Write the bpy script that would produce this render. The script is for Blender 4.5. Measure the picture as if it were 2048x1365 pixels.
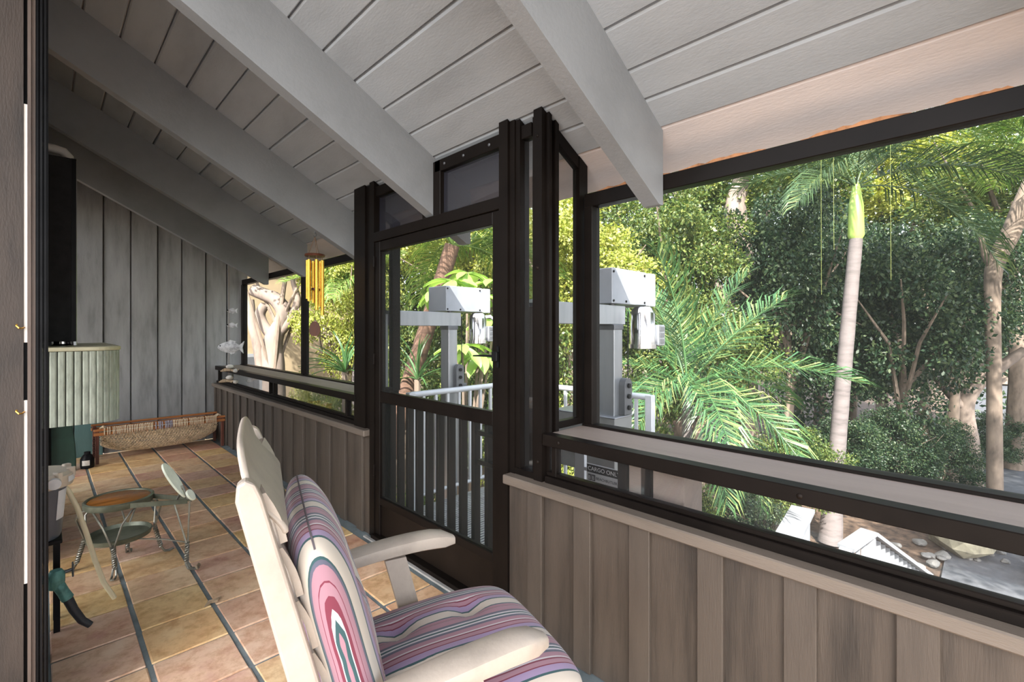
import bpy, bmesh, math, random
import numpy as np
from mathutils import Vector, Matrix
from math import sin, cos, pi, radians, sqrt

for o in list(bpy.data.objects):
    bpy.data.objects.remove(o)
SC = bpy.context.scene
COL = SC.collection
random.seed(7)

# ------------------------------------------------------------------ camera
YAW = radians(44.75); FPX = 947.0; EYE = 1.5
cd = bpy.data.cameras.new('camera'); cam = bpy.data.objects.new('camera', cd); COL.objects.link(cam)
cd.sensor_width = 36.0; cd.sensor_fit = 'HORIZONTAL'; cd.lens = 36.0 * FPX / 2048.0
cd.shift_y = -22.5 / 2048.0
cd.clip_start = 0.02; cd.clip_end = 300
cam.location = (0, 0, EYE); cam.rotation_euler = (pi / 2, 0, -YAW)
SC.camera = cam
# ------------------------------------------------------------------ sky, sun, exposure
SUN_TO = Vector((-0.83, -0.58, 1.0)).normalized()
w = bpy.data.worlds.new('sky'); SC.world = w; w.use_nodes = True
nt = w.node_tree; nt.nodes.clear()
wo = nt.nodes.new('ShaderNodeOutputWorld'); bg = nt.nodes.new('ShaderNodeBackground')
sk = nt.nodes.new('ShaderNodeTexSky'); sk.sky_type = 'NISHITA'; sk.sun_disc = False
sk.sun_elevation = radians(44.6); sk.sun_rotation = math.atan2(SUN_TO.x, SUN_TO.y)
sk.air_density = 1.0; sk.dust_density = 2.0; sk.ozone_density = 1.0
hs = nt.nodes.new('ShaderNodeHueSaturation'); hs.inputs['Saturation'].default_value = 0.45
nt.links.new(sk.outputs[0], hs.inputs['Color']); nt.links.new(hs.outputs[0], bg.inputs[0])
nt.links.new(bg.outputs[0], wo.inputs[0])
bg.inputs[1].default_value = 0.42
sd = bpy.data.lights.new('sun', 'SUN'); so = bpy.data.objects.new('sun', sd); COL.objects.link(so)
sd.energy = 9.0; sd.angle = radians(0.6); sd.color = (1.0, 0.95, 0.86)
so.rotation_euler = SUN_TO.to_track_quat('Z', 'Y').to_euler(); so.location = (0, 0, 12)
vs = SC.view_settings
vs.view_transform = 'Standard'; vs.look = 'None'; vs.exposure = 1.25; vs.gamma = 1.0
vs.use_curve_mapping = False
cy = SC.cycles
cy.use_denoising = True; cy.max_bounces = 8; cy.diffuse_bounces = 5; cy.glossy_bounces = 3
cy.transparent_max_bounces = 16; cy.transmission_bounces = 4; cy.caustics_reflective = False
cy.caustics_refractive = False; cy.sample_clamp_indirect = 6.0

# ------------------------------------------------------------------ helpers
def spot(px, d):
    """ground position seen in column px of the 2048 wide frame at depth d along the view"""
    u = (px - 1024.0) / FPX
    return (d * (sin(YAW) + u * cos(YAW)), d * (cos(YAW) - u * sin(YAW)))
def hz(py, d):
    return EYE - (py - 660.0) * d / FPX

class MB:
    def __init__(s): s.v = []; s.f = []
    def add(s, vs, fs):
        b = len(s.v); s.v += [tuple(p) for p in vs]; s.f += [tuple(b + i for i in f) for f in fs]; return s
    def box(s, x0, x1, y0, y1, z0, z1, bev=0.0):
        if bev <= 0:
            return s.add([(x0,y0,z0),(x1,y0,z0),(x1,y1,z0),(x0,y1,z0),(x0,y0,z1),(x1,y0,z1),(x1,y1,z1),(x0,y1,z1)],
              [(0,3,2,1),(4,5,6,7),(0,1,5,4),(1,2,6,5),(2,3,7,6),(3,0,4,7)])
        bm = bmesh.new(); bmesh.ops.create_cube(bm, size=1)
        for v in bm.verts:
            v.co = ((x0+x1)/2 + v.co.x*(x1-x0), (y0+y1)/2 + v.co.y*(y1-y0), (z0+z1)/2 + v.co.z*(z1-z0))
        bmesh.ops.bevel(bm, geom=bm.edges[:], offset=bev, segments=1, affect='EDGES')
        s.addbm(bm); return s
    def addbm(s, bm):
        bm.verts.ensure_lookup_table(); bm.verts.index_update()
        s.add([v.co[:] for v in bm.verts], [[v.index for v in f.verts] for f in bm.faces]); bm.free(); return s
    def tube(s, pts, r, n=8, cap=True):
        pts = [Vector(p) for p in pts]; m = len(pts)
        rs = [r]*m if not isinstance(r, (list, tuple)) else r
        rings = []; up = None
        for i, p in enumerate(pts):
            t = (pts[min(i+1, m-1)] - pts[max(i-1, 0)])
            if t.length < 1e-9: t = Vector((0,0,1))
            t.normalize()
            if up is None:
                a = Vector((0,0,1)) if abs(t.z) < .9 else Vector((1,0,0))
                up = (a - t*a.dot(t)).normalized()
            else:
                up = up - t*up.dot(t)
                up = up.normalized() if up.length > 1e-6 else t.orthogonal().normalized()
            b = t.cross(up)
            rings.append([p + (up*cos(2*pi*k/n) + b*sin(2*pi*k/n))*rs[i] for k in range(n)])
        V = [q for rg in rings for q in rg]; F = []
        for i in range(m-1):
            for k in range(n):
                k2 = (k+1) % n
                F.append((i*n+k, i*n+k2, (i+1)*n+k2, (i+1)*n+k))
        if cap:
            F.append(tuple(range(n-1, -1, -1))); F.append(tuple((m-1)*n+k for k in range(n)))
        return s.add(V, F)
    def lathe(s, prof, n=24, c=(0,0,0)):
        V = []; F = []; m = len(prof)
        for r, z in prof:
            for k in range(n):
                V.append((c[0]+r*cos(2*pi*k/n), c[1]+r*sin(2*pi*k/n), c[2]+z))
        for i in range(m-1):
            for k in range(n):
                k2 = (k+1) % n
                F.append((i*n+k, i*n+k2, (i+1)*n+k2, (i+1)*n+k))
        if prof[0][0] > 1e-6: F.append(tuple(range(n-1, -1, -1)))
        if prof[-1][0] > 1e-6: F.append(tuple((m-1)*n+k for k in range(n)))
        return s.add(V, F)
    def prism(s, poly, axis, a0, a1):
        """poly: 2d outline, extruded along axis (0 x, 1 y, 2 z)"""
        n = len(poly)
        def mk(p, a):
            return ((a, p[0], p[1]), (p[0], a, p[1]), (p[0], p[1], a))[axis]
        V = [mk(p, a0) for p in poly] + [mk(p, a1) for p in poly]
        F = [tuple(range(n-1, -1, -1)), tuple(range(n, 2*n))]
        for i in range(n):
            j = (i+1) % n; F.append((i, j, n+j, n+i))
        return s.add(V, F)
    def grid(s, fn, nu, nv):
        V = [fn(i/nu, j/nv) for i in range(nu+1) for j in range(nv+1)]
        F = [(i*(nv+1)+j, (i+1)*(nv+1)+j, (i+1)*(nv+1)+j+1, i*(nv+1)+j+1) for i in range(nu) for j in range(nv)]
        return s.add(V, F)
    def xf(s, M, start=0):
        for i in range(start, len(s.v)): s.v[i] = tuple(M @ Vector(s.v[i]))
        return s
    def mesh(s, name, mat, smooth=False):
        me = bpy.data.meshes.new(name); me.from_pydata(s.v, [], s.f); me.validate()
        bm = bmesh.new(); bm.from_mesh(me); bmesh.ops.recalc_face_normals(bm, faces=bm.faces[:]); bm.to_mesh(me); bm.free()
        me.materials.append(mat)
        if smooth:
            me.polygons.foreach_set('use_smooth', [True]*len(me.polygons))
            try: me.set_sharp_from_angle(angle=radians(40))
            except Exception: pass
        me.update(); return me
    def build(s, name, mat, parent=None, smooth=False, loc=None, rot=None):
        return link(name, s.mesh(name, mat, smooth), parent, loc, rot)
def link(name, me, parent=None, loc=None, rot=None):
    o = bpy.data.objects.new(name, me); COL.objects.link(o)
    if parent: o.parent = parent
    if loc is not None: o.location = loc
    if rot is not None: o.rotation_euler = rot
    return o
def empty(name, loc=(0,0,0), rot=(0,0,0)):
    o = bpy.data.objects.new(name, None); COL.objects.link(o)
    o.location = loc; o.rotation_euler = rot; o.empty_display_size = .1
    return o
def tag(o, label, cat, group=None, kind=None):
    o['label'] = label; o['category'] = cat
    if group: o['group'] = group
    if kind: o['kind'] = kind
    return o
def thing(name, label, cat, loc=(0,0,0), rotz=0, group=None, kind=None):
    return tag(empty(name, loc, (0,0,rotz)), label, cat, group, kind)

# ------------------------------------------------------------------ materials
def newmat(name):
    m = bpy.data.materials.new(name); m.use_nodes = True
    n = m.node_tree; b = n.nodes['Principled BSDF']
    return m, n, b
def ramp(n, fac, stops, interp='LINEAR'):
    r = n.nodes.new('ShaderNodeValToRGB'); r.color_ramp.interpolation = interp
    el = r.color_ramp.elements
    while len(el) < len(stops): el.new(0.5)
    for e, (p, c) in zip(el, stops):
        e.position = p; e.color = (*c, 1)
    n.links.new(fac, r.inputs[0]); return r.outputs[0]
def noise(n, scale, detail=4, rough=.6, vec=None, dim='3D'):
    t = n.nodes.new('ShaderNodeTexNoise'); t.inputs['Scale'].default_value = scale
    t.inputs['Detail'].default_value = detail; t.inputs['Roughness'].default_value = rough
    if vec is not None: n.links.new(vec, t.inputs['Vector'])
    return t.outputs['Fac']
def coords(n, scale=(1,1,1), kind='Object', rnd=False):
    tc = n.nodes.new('ShaderNodeTexCoord'); mp = n.nodes.new('ShaderNodeMapping')
    mp.inputs['Scale'].default_value = scale
    n.links.new(tc.outputs[kind], mp.inputs['Vector'])
    if rnd:
        oi = n.nodes.new('ShaderNodeObjectInfo'); mu = n.nodes.new('ShaderNodeMath'); mu.operation = 'MULTIPLY'
        mu.inputs[1].default_value = 37.0; n.links.new(oi.outputs['Random'], mu.inputs[0])
        n.links.new(mu.outputs[0], mp.inputs['Location'])
    return mp.outputs[0]
def bump(n, b, h, strength=.3, dist=.01):
    bp = n.nodes.new('ShaderNodeBump'); bp.inputs['Strength'].default_value = strength; bp.inputs['Distance'].default_value = dist
    n.links.new(h, bp.inputs['Height']); n.links.new(bp.outputs[0], b.inputs['Normal'])
def painted(name, c, var=.18, scale=4, rough=.6, grain=(1,1,1), bstr=.25, metal=0.0, rnd=False, fine=60):
    m, n, b = newmat(name)
    v = coords(n, grain, rnd=rnd)
    f = noise(n, scale, 5, .62, v)
    lo = tuple(x*(1-var*1.6) for x in c); hi = tuple(min(1, x*(1+var)) for x in c)
    col = ramp(n, f, [(.30, lo), (.5, c), (.72, hi)])
    n.links.new(col, b.inputs['Base Color'])
    b.inputs['Roughness'].default_value = rough; b.inputs['Metallic'].default_value = metal
    if bstr > 0:
        bump(n, b, noise(n, fine, 3, .6, v), bstr, .004)
    return m
def plain(name, c, rough=.5, metal=0.0):
    return painted(name, c, .06, 6, rough, bstr=0, metal=metal)

M = {}
M['ceil'] = painted('ceiling_paint', (.36,.39,.42), .10, 2.2, .75, (2,.6,2), .25, rnd=True)
M['rafter'] = painted('rafter_paint', (.225,.235,.245), .10, 2.0, .7, (1,1,1), .3, rnd=True)
M['eave'] = painted('eave_paint', (.60,.545,.53), .08, 3, .8, (2,.5,2), .3)
M['farwall'] = painted('grey_wall_paint', (.25,.25,.25), .22, 3.0, .65, (3,3,.5), .35, rnd=True)
M['teal'] = painted('teal_wall_paint', (.09,.17,.165), .2, 3.0, .65, (3,3,.6), .3)
M['taupe'] = painted('taupe_wall_paint', (.064,.050,.039), .16, 3.2, .6, (3,3,.5), .35, rnd=True)
M['taupe_board'] = painted('stained_taupe_board', (.054,.041,.031), .38, 2.6, .6, (4,4,.4), .4, rnd=True)
M['taupe_cap'] = painted('taupe_cap_paint', (.128,.103,.082), .14, 3.0, .55, (4,.5,4), .35, rnd=True)
M['shelf'] = painted('shelf_paint', (.205,.160,.132), .10, 3, .6, (4,.5,4), .3)
M['bronze'] = painted('bronze_aluminium', (.0075,.0055,.0045), .2, 5, .42, bstr=.05, metal=.0)
M['bronze2'] = painted('bronze_panel', (.011,.0075,.0055), .25, 3, .5, bstr=.1)
M['jamb'] = painted('brown_jamb', (.036,.025,.019), .35, 5, .6, (3,3,.6), .3)
M['jamb_trim'] = painted('brown_trim', (.10,.072,.058), .2, 5, .6, (3,3,.5), .2)
M['white_strip'] = painted('white_strip', (.86,.80,.74), .05, 4, .4, bstr=0)
M['black_metal'] = painted('black_metal', (.012,.012,.013), .2, 6, .4, bstr=.05, metal=.3)
M['grout'] = painted('grout', (.17,.205,.215), .22, 6, .8, bstr=.4)
M['concrete'] = painted('concrete_sill', (.34,.33,.31), .15, 6, .8)
M['alu'] = painted('aluminium', (.32,.335,.355), .10, 4, .38, (3,3,.4), .05, metal=.75)
M['alu_white'] = painted('white_aluminium', (.50,.52,.54), .06, 4, .35, bstr=.0, metal=.2)
M['steel'] = painted('grey_steel', (.12,.125,.135), .12, 4, .45, bstr=.05, metal=.5)
M['base'] = painted('grey_base_box', (.20,.205,.20), .1, 4, .5, bstr=.05, metal=.3)
M['winch'] = painted('winch_box_grey', (.27,.29,.32), .08, 4, .45, bstr=.05, metal=.2)
M['gate'] = painted('gate_bars', (.020,.017,.015), .15, 4, .45, bstr=.03, metal=.5)
M['chrome'] = painted('polished_steel', (.75,.74,.76), .08, 4, .15, bstr=0, metal=1.0)
M['grate'] = painted('platform_grate', (.42,.42,.42), .2, 8, .5, bstr=.2, metal=.4)
M['cream'] = painted('cream_plastic', (.395,.335,.28), .10, 9, .42, (1,1,1), .18, fine=90)
M['brass'] = painted('brass_tube', (.78,.42,.06), .15, 5, .25, bstr=0, metal=.9)
M['chime_wood'] = painted('chime_wood', (.085,.022,.007), .25, 10, .45, (1,8,1), .1)
M['cord'] = plain('brown_cord', (.16,.09,.05), .8)
M['shell'] = painted('white_shell', (.55,.52,.47), .2, 20, .5, bstr=.4)
M['fish'] = painted('grey_fish', (.38,.38,.38), .35, 22, .5, bstr=.5)
M['drift'] = painted('driftwood', (.30,.22,.14), .3, 12, .8, (1,6,1), .4)
M['bench_wood'] = painted('orange_wood', (.36,.13,.035), .25, 8, .5, (.6,6,6), .2)
M['bench_dark'] = painted('dark_red_wood', (.11,.028,.014), .25, 8, .5, bstr=.2)
M['rope'] = painted('natural_rope', (.60,.48,.33), .35, 30, .9, bstr=.5)
M['rope_blue'] = painted('blue_grey_rope', (.30,.30,.36), .3, 30, .9, bstr=.5)
M['counter_top'] = painted('cream_counter_top', (.72,.68,.47), .08, 4, .4, bstr=.05)
M['rib'] = painted('grey_rib', (.50,.55,.46), .22, 6, .6, (6,6,1.5), .2, rnd=True)
M['rib_gap'] = plain('dark_cabinet_core', (.05,.055,.048), .8)
M['black_box'] = painted('black_cabinet_face', (.020,.020,.021), .2, 12, .55, bstr=.4, fine=160)
M['silver_edge'] = plain('silver_edge', (.42,.42,.44), .35, .7)
M['darkgreen'] = painted('dark_green_board', (.012,.045,.028), .25, 4, .55, bstr=.1)
M['bucket'] = painted('grey_canister', (.10,.11,.13), .15, 4, .3, bstr=.05)
M['lid'] = painted('cream_lid', (.66,.56,.45), .12, 6, .45, bstr=.1)
M['paper'] = painted('paper_label', (.72,.72,.74), .06, 20, .6, bstr=0)
M['hose'] = plain('cream_hose', (.70,.62,.42), .45)
M['patina'] = painted('green_valve', (.10,.25,.23), .35, 18, .6, bstr=.3, metal=.3)
M['rubber'] = plain('black_rubber', (.02,.024,.03), .5)
M['stool_iron'] = painted('green_grey_iron', (.15,.16,.115), .2, 12, .4, bstr=.1, metal=.5)
M['wire'] = painted('wire_steel', (.26,.25,.21), .25, 12, .4, bstr=.05, metal=.7)
M['seat_wood'] = painted('varnished_seat', (.30,.115,.025), .3, 5, .25, (1,9,1), .05)
M['footplate'] = painted('pale_plate', (.80,.83,.68), .12, 9, .4, bstr=.1)
M['sign_black'] = plain('sign_black', (.015,.015,.017), .4)
M['sign_white'] = plain('sign_white', (.55,.56,.57), .4)
M['sign_text'] = plain('sign_lettering', (.75,.75,.75), .5)
M['sign_ink'] = plain('sign_ink', (.06,.06,.065), .5)
M['orange_rot'] = painted('orange_weathered_wood', (.36,.17,.08), .35, 20, .9, bstr=.4)
M['bark'] = painted('grey_bark', (.17,.13,.10), .35, 5, .9, (1,1,.35), .8, fine=18)
M['bark_pale'] = painted('pale_bark', (.19,.15,.125), .3, 4, .9, (1,1,.35), .8, fine=18)
M['bark_brown'] = painted('brown_palm_bark', (.13,.075,.05), .35, 5, .9, (1,1,3), .8, fine=22)
M['palm_bark'] = painted('palm_bark', (.125,.108,.105), .2, 3, .85, (1,1,5), .5, fine=14)
M['crownshaft'] = painted('green_crownshaft', (.30,.42,.10), .15, 3, .45, (3,3,.5), .1)
M['mulch'] = painted('leaf_litter', (.085,.055,.036), .55, 7, .95, bstr=.8, fine=40)
M['drive'] = painted('grey_driveway', (.07,.074,.082), .25, 3, .9, bstr=.5, fine=60)
M['rock'] = painted('mossy_rock', (.22,.20,.14), .35, 5, .9, bstr=.7, fine=14)
M['pebble'] = painted('pale_stone', (.14,.137,.13), .25, 6, .85, bstr=.4, rnd=True)
M['rail_white'] = painted('weathered_white_rail', (.19,.20,.215), .12, 5, .7, bstr=.2)
M['stucco'] = painted('yellow_stucco', (.25,.195,.12), .12, 3, .9, bstr=.4)
M['fence'] = painted('grey_brown_fence', (.22,.17,.13), .3, 5, .9, (4,4,.5), .4, rnd=True)
M['spring'] = plain('yellow_vine', (.20,.23,.06), .6)

def leafmat(name, stops, trans=.35, rough=.45, spec=.4):
    m, n, b = newmat(name)
    g = n.nodes.new('ShaderNodeNewGeometry')
    col = ramp(n, g.outputs['Random Per Island'], stops)
    n.links.new(col, b.inputs['Base Color']); b.inputs['Roughness'].default_value = rough
    b.inputs['Specular IOR Level'].default_value = spec
    tr = n.nodes.new('ShaderNodeBsdfTranslucent')
    hv = n.nodes.new('ShaderNodeHueSaturation'); hv.inputs['Hue'].default_value = .485; hv.inputs['Saturation'].default_value = 1.15; hv.inputs['Value'].default_value = 1.3
    n.links.new(col, hv.inputs['Color']); n.links.new(hv.outputs[0], tr.inputs['Color'])
    mx = n.nodes.new('ShaderNodeMixShader'); mx.inputs[0].default_value = trans
    out = n.nodes['Material Output']
    n.links.new(b.outputs[0], mx.inputs[1]); n.links.new(tr.outputs[0], mx.inputs[2]); n.links.new(mx.outputs[0], out.inputs[0])
    return m
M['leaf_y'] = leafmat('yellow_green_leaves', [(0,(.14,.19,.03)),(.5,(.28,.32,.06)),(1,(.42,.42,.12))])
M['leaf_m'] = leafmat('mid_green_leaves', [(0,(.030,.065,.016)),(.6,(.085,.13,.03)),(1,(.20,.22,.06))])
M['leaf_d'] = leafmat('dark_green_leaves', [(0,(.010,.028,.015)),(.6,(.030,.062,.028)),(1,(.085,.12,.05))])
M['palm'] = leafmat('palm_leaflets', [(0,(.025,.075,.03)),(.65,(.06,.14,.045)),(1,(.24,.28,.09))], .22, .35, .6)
M['palm_y'] = leafmat('sunlit_tone_palm_leaflets', [(0,(.08,.17,.04)),(.7,(.18,.28,.07)),(1,(.40,.42,.14))], .35, .35, .5)  # brighter copy of the palm leaflets, sunlight put into the colour
M['palm_dark'] = leafmat('shade_tone_palm_leaflets', [(0,(.035,.075,.03)),(.7,(.07,.12,.05)),(1,(.18,.22,.08))], .3, .4, .5)  # palm leaflet copy with the shade put into its colour
M['bigleaf'] = leafmat('broad_leaves', [(0,(.18,.32,.07)),(1,(.30,.45,.13))], .4, .35, .5)

def screenmat(name, alpha, c, rough=.5, gloss=0.0):
    m, n, b = newmat(name)
    t = n.nodes.new('ShaderNodeBsdfTransparent'); d = n.nodes.new('ShaderNodeBsdfDiffuse'); d.inputs[0].default_value = (*c, 1)
    mx = n.nodes.new('ShaderNodeMixShader'); mx.inputs[0].default_value = alpha
    n.links.new(t.outputs[0], mx.inputs[1]); n.links.new(d.outputs[0], mx.inputs[2])
    last = mx.outputs[0]
    if gloss > 0:
        g = n.nodes.new('ShaderNodeBsdfGlossy'); g.inputs['Roughness'].default_value = .03
        fr = n.nodes.new('ShaderNodeFresnel'); fr.inputs[0].default_value = 1.45
        mu = n.nodes.new('ShaderNodeMath'); mu.operation = 'MULTIPLY'; mu.inputs[1].default_value = gloss
        n.links.new(fr.outputs[0], mu.inputs[0])
        m2 = n.nodes.new('ShaderNodeMixShader'); n.links.new(mu.outputs[0], m2.inputs[0])
        n.links.new(last, m2.inputs[1]); n.links.new(g.outputs[0], m2.inputs[2]); last = m2.outputs[0]
    n.links.new(last, n.nodes['Material Output'].inputs[0]); n.nodes.remove(b)
    return m
M['screen'] = screenmat('insect_screen', .08, (.07,.075,.07))
M['glass'] = screenmat('clear_pane', .06, (.10,.10,.10), gloss=.6)
M['tint'] = screenmat('dark_screen', .45, (.035,.035,.045), gloss=.25)

for k_ in ('bronze','bronze2','gate','black_metal','black_box'):
    M[k_].node_tree.nodes['Principled BSDF'].inputs['Specular IOR Level'].default_value = .10
# tiles
def tilemat():
    m, n, b = newmat('terracotta_tile')
    oi = n.nodes.new('ShaderNodeObjectInfo')
    base = ramp(n, oi.outputs['Random'], [(0,(.74,.46,.34)),(.14,(.80,.56,.22)),(.28,(.70,.38,.25)),(.42,(.84,.64,.40)),(.56,(.50,.22,.17)),(.70,(.74,.50,.44)),(.86,(.78,.48,.13)),(1,(.82,.58,.46))])
    v = coords(n, (1,1,1), rnd=True)
    f1 = noise(n, 5.5, 5, .65, v); f2 = noise(n, 14, 6, .7, v)
    c1 = ramp(n, f1, [(.32,(.48,.22,.15)),(.48,(.76,.54,.33)),(.62,(.88,.73,.50))])
    mx = n.nodes.new('ShaderNodeMix'); mx.data_type = 'RGBA'; mx.inputs[0].default_value = .38
    n.links.new(base, mx.inputs[6]); n.links.new(c1, mx.inputs[7])
    c2 = ramp(n, f2, [(.35,(.74,.62,.50)),(.55,(1,.97,.90)),(.75,(1.0,.98,.93))])
    m2 = n.nodes.new('ShaderNodeMix'); m2.data_type = 'RGBA'; m2.blend_type = 'MULTIPLY'; m2.inputs[0].default_value = 1
    n.links.new(mx.outputs[2], m2.inputs[6]); n.links.new(c2, m2.inputs[7])
    n.links.new(m2.outputs[2], b.inputs['Base Color']); b.inputs['Roughness'].default_value = .36
    bump(n, b, f2, .2, .003)
    return m
M['tile'] = tilemat()
def stripemat():
    m, n, b = newmat('striped_fabric')
    tc = n.nodes.new('ShaderNodeTexCoord'); sp = n.nodes.new('ShaderNodeSeparateXYZ'); n.links.new(tc.outputs['Object'], sp.inputs[0])
    wob = noise(n, 5, 2, .5, tc.outputs['Object'])
    a = n.nodes.new('ShaderNodeMath'); a.operation = 'MULTIPLY_ADD'; a.inputs[1].default_value = .005
    n.links.new(wob, a.inputs[0]); n.links.new(sp.outputs['Y'], a.inputs[2])
    dv = n.nodes.new('ShaderNodeMath'); dv.operation = 'MULTIPLY_ADD'; dv.inputs[1].default_value = 1/.185; dv.inputs[2].default_value = 10 + .2975/.185
    n.links.new(a.outputs[0], dv.inputs[0])
    fr = n.nodes.new('ShaderNodeMath'); fr.operation = 'FRACT'; n.links.new(dv.outputs[0], fr.inputs[0])
    C = dict(m=(.30,.155,.19), w=(.48,.44,.45), s=(.085,.085,.12), c=(.15,.02,.04), l=(.27,.195,.31), t=(.022,.065,.07), k=(.50,.435,.365))
    seq = [('t',.5),('w',.4),('c',2.2),('m',2.6),('c',.7),('m',7),('s',3),('t',3),('k',30),('t',6),('l',16),('c',3),('m',12),('c',5),('w',4),('m',14),('s',8),('w',6),('t',6),('w',6),('s',8),('m',18)]
    tot = sum(x for _, x in seq); p = 0; st = []
    for k, x in seq:
        st.append((p/tot, C[k])); p += x
    col = ramp(n, fr.outputs[0], st, 'CONSTANT')
    n.links.new(col, b.inputs['Base Color']); b.inputs['Roughness'].default_value = .85
    b.inputs['Sheen Weight'].default_value = .2
    h = noise(n, 9, 3, .5, tc.outputs['Object']); bump(n, b, h, .25, .02)
    return m
M['stripe'] = stripemat()

# ------------------------------------------------------------------ main dimensions
XW = 1.70            # inner face of the outer wall
XO = 2.03            # outer screen plane
SL = .535            # roof slope
YF = 7.55            # far wall
XL = -.25            # house wall
def zc(x): return 2.415 + SL * (2.0 - x)
def zb(x): return 2.055 + SL * (2.0 - x)

# ------------------------------------------------------------------ floor with tiles
floor = thing('floor', 'terracotta tiled porch floor with grey-blue grout', 'floor', kind='structure')
MB().box(-.6, XW+.02, -1.6, YF, -.12, -.007).build('grout_bed', M['grout'], floor)
MB().box(XW+.02, XW+.14, 1.70, 3.22, -.12, -.01).build('door_sill', M['concrete'], floor)
PX, PY = .324, .326
TG = .0105
tms = []
for k in range(4):
    bm_ = MB().box(-PX/2+TG, PX/2-TG, -PY/2+TG*.6, PY/2-TG*.6, -.012, .0, .004)
    rr = random.Random(k)
    bm_.v = [(x+rr.uniform(-.002,.002), y+rr.uniform(-.002,.002), z) for x, y, z in bm_.v]
    tms.append(bm_.mesh('tile', M['tile']))
X0 = .34 + PX/2; Y0 = 2.645 + PY/2
for i in range(-2, 4):
    for j in range(-12, 15):
        cx = X0 + i*PX; cy_ = Y0 + j*PY
        if cy_ > YF-.1 or cx - PX/2 < -.6: continue
        z = random.uniform(-.0015, .0015)
        if cx + PX/2 > XW + .03:      # cut tile along the wall
            wd = XW - (cx - PX/2)
            o = MB().box(-PX/2+TG, -PX/2+wd-.002, -PY/2+TG*.6, PY/2-TG*.6, -.012, 0, .004).build('tile', M['tile'], floor, loc=(cx, cy_, z))
        else:
            o = link('tile', random.choice(tms), floor, (cx, cy_, z))
            if random.random() < .5: o.rotation_euler = (0, 0, pi)

# ------------------------------------------------------------------ ceiling: planks + rafters
ceil = thing('ceiling', 'sloping grey plank ceiling with heavy rafters', 'ceiling', kind='structure')
def roof_slab(x0, x1, y0, y1, t, lift, gap=.004, bev=.006):
    """a plank lying on the slope, bottom face on zc + lift"""
    a, b = x0+gap, x1-gap
    P = [(a, zc(a)+lift+bev), (a+bev, zc(a+bev)+lift), (b-bev, zc(b-bev)+lift), (b, zc(b)+lift+bev), (b, zc(b)+lift+t), (a, zc(a)+lift+t)]
    return MB().prism(P, 1, y0, y1)
edges = [1.72, 1.855, 2.0]
e = 1.72
while e > -5.6:  # planks carried on, unseen, past the house wall to keep the sun out
    e -= .1725; edges.insert(0, e)
for a, b in zip(edges[:-1], edges[1:]):
    roof_slab(a, b, -3.6, YF+.2, .03, random.uniform(0, .003)).build('plank', M['ceil'], ceil)
roof_slab(2.0, 2.25, -3.6, YF+.2, .03, .004, .002).build('eave_plank', M['eave'], ceil)
P = [(-5.9, zc(-5.9)+.032), (2.27, zc(2.27)+.032), (2.27, zc(2.27)+.09), (-5.9, zc(-5.9)+.09)]  # deck extended behind the camera as a sun block over the porch
MB().prism(P, 1, -3.7, YF+.3).build('roof_deck', M['eave'], ceil)
RY = [1.05, 2.42, 3.78, 5.14, 6.36]
RT = .078
def rafter(y):
    xe = 2.012
    bm = bmesh.new()
    P = [(-5.6, zb(-5.6)), (xe-.035, zb(xe-.035)), (xe, zb(xe)+.02), (xe, zc(xe)+.002), (-5.6, zc(-5.6)+.002)]
    mb = MB().prism(P, 1, y, y+RT)
    return mb
for y in RY + [-.32, -1.7]:
    rafter(y).build('rafter', M['rafter'], ceil)

# ------------------------------------------------------------------ far wall: boards and battens
wf = thing('wall_far', 'dark grey vertical board wall at the far end of the porch', 'wall', kind='structure')
P = [(-.6, 0), (XO+.08, 0), (XO+.08, zc(XO+.08)), (-.6, zc(-.6))]
MB().prism(P, 1, YF+.03, YF+.12).build('backing', M['farwall'], wf)
bx = [-.27, -.005, .258, .52, .78, 1.05, 1.31, 1.58, 1.836, 2.10]
for k, (a, b) in enumerate(zip(bx[:-1], bx[1:])):
    pr = .0 if k % 2 else .016
    P = [(a+.008, .0), (b-.008, .0), (b-.008, zc(b)-.004), (a+.008, zc(a)-.004)]
    MB().prism(P, 1, YF-.012-pr, YF+.03).build('board', M['farwall'], wf)
for a, b in ((-.27, -.005), (-.005, .258), (.258, .52)):
    MB().box(a+.006, b-.006, YF-.05, YF-.029, .0, .60, .003).build('lower_board', M['teal'], wf)

# ------------------------------------------------------------------ house wall and sliding door jamb
wl = thing('wall_left', 'house wall left of the porch, unseen behind the jamb, with glazed openings added for daylight', 'wall', kind='structure')
for ya, yb in ((2.56, 3.20), (4.12, 5.66), (7.32, YF+.05)):
    MB().box(-.62, XL, ya, yb, -.1, 3.60).build('wall_pier', M['taupe'], wl)
for ya, yb in ((3.20, 4.12), (5.66, 7.32)):  # openings added in the unseen wall so daylight reaches the far end
    MB().box(-.62, XL, ya, yb, -.1, .02).build('added_opening_sill', M['concrete'], wl)
    MB().box(-.62, XL, ya, yb, 3.0, 3.60).build('added_opening_head', M['taupe'], wl)
    MB().box(-.45, -.444, ya, yb, .02, 3.0).build('added_glass_pane', M['glass'], wl)
    for y in (ya, (ya+yb)/2-.02, yb-.04): MB().box(-.47, -.42, y, y+.04, .02, 3.0, .002).build('stile', M['bronze'], wl)
jb = thing('door_2', 'brown sliding door jamb at the left edge of the picture', 'door jamb', kind='structure')
YJ = 2.4
def jx(px):
    u = (px-1024)/FPX
    return YJ*(sin(YAW)+u*cos(YAW))/(cos(YAW)-u*sin(YAW))
MB().box(-.62, jx(47), YJ, YJ+.16, 0, 3.45).build('jamb_panel', M['jamb'], jb)
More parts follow.
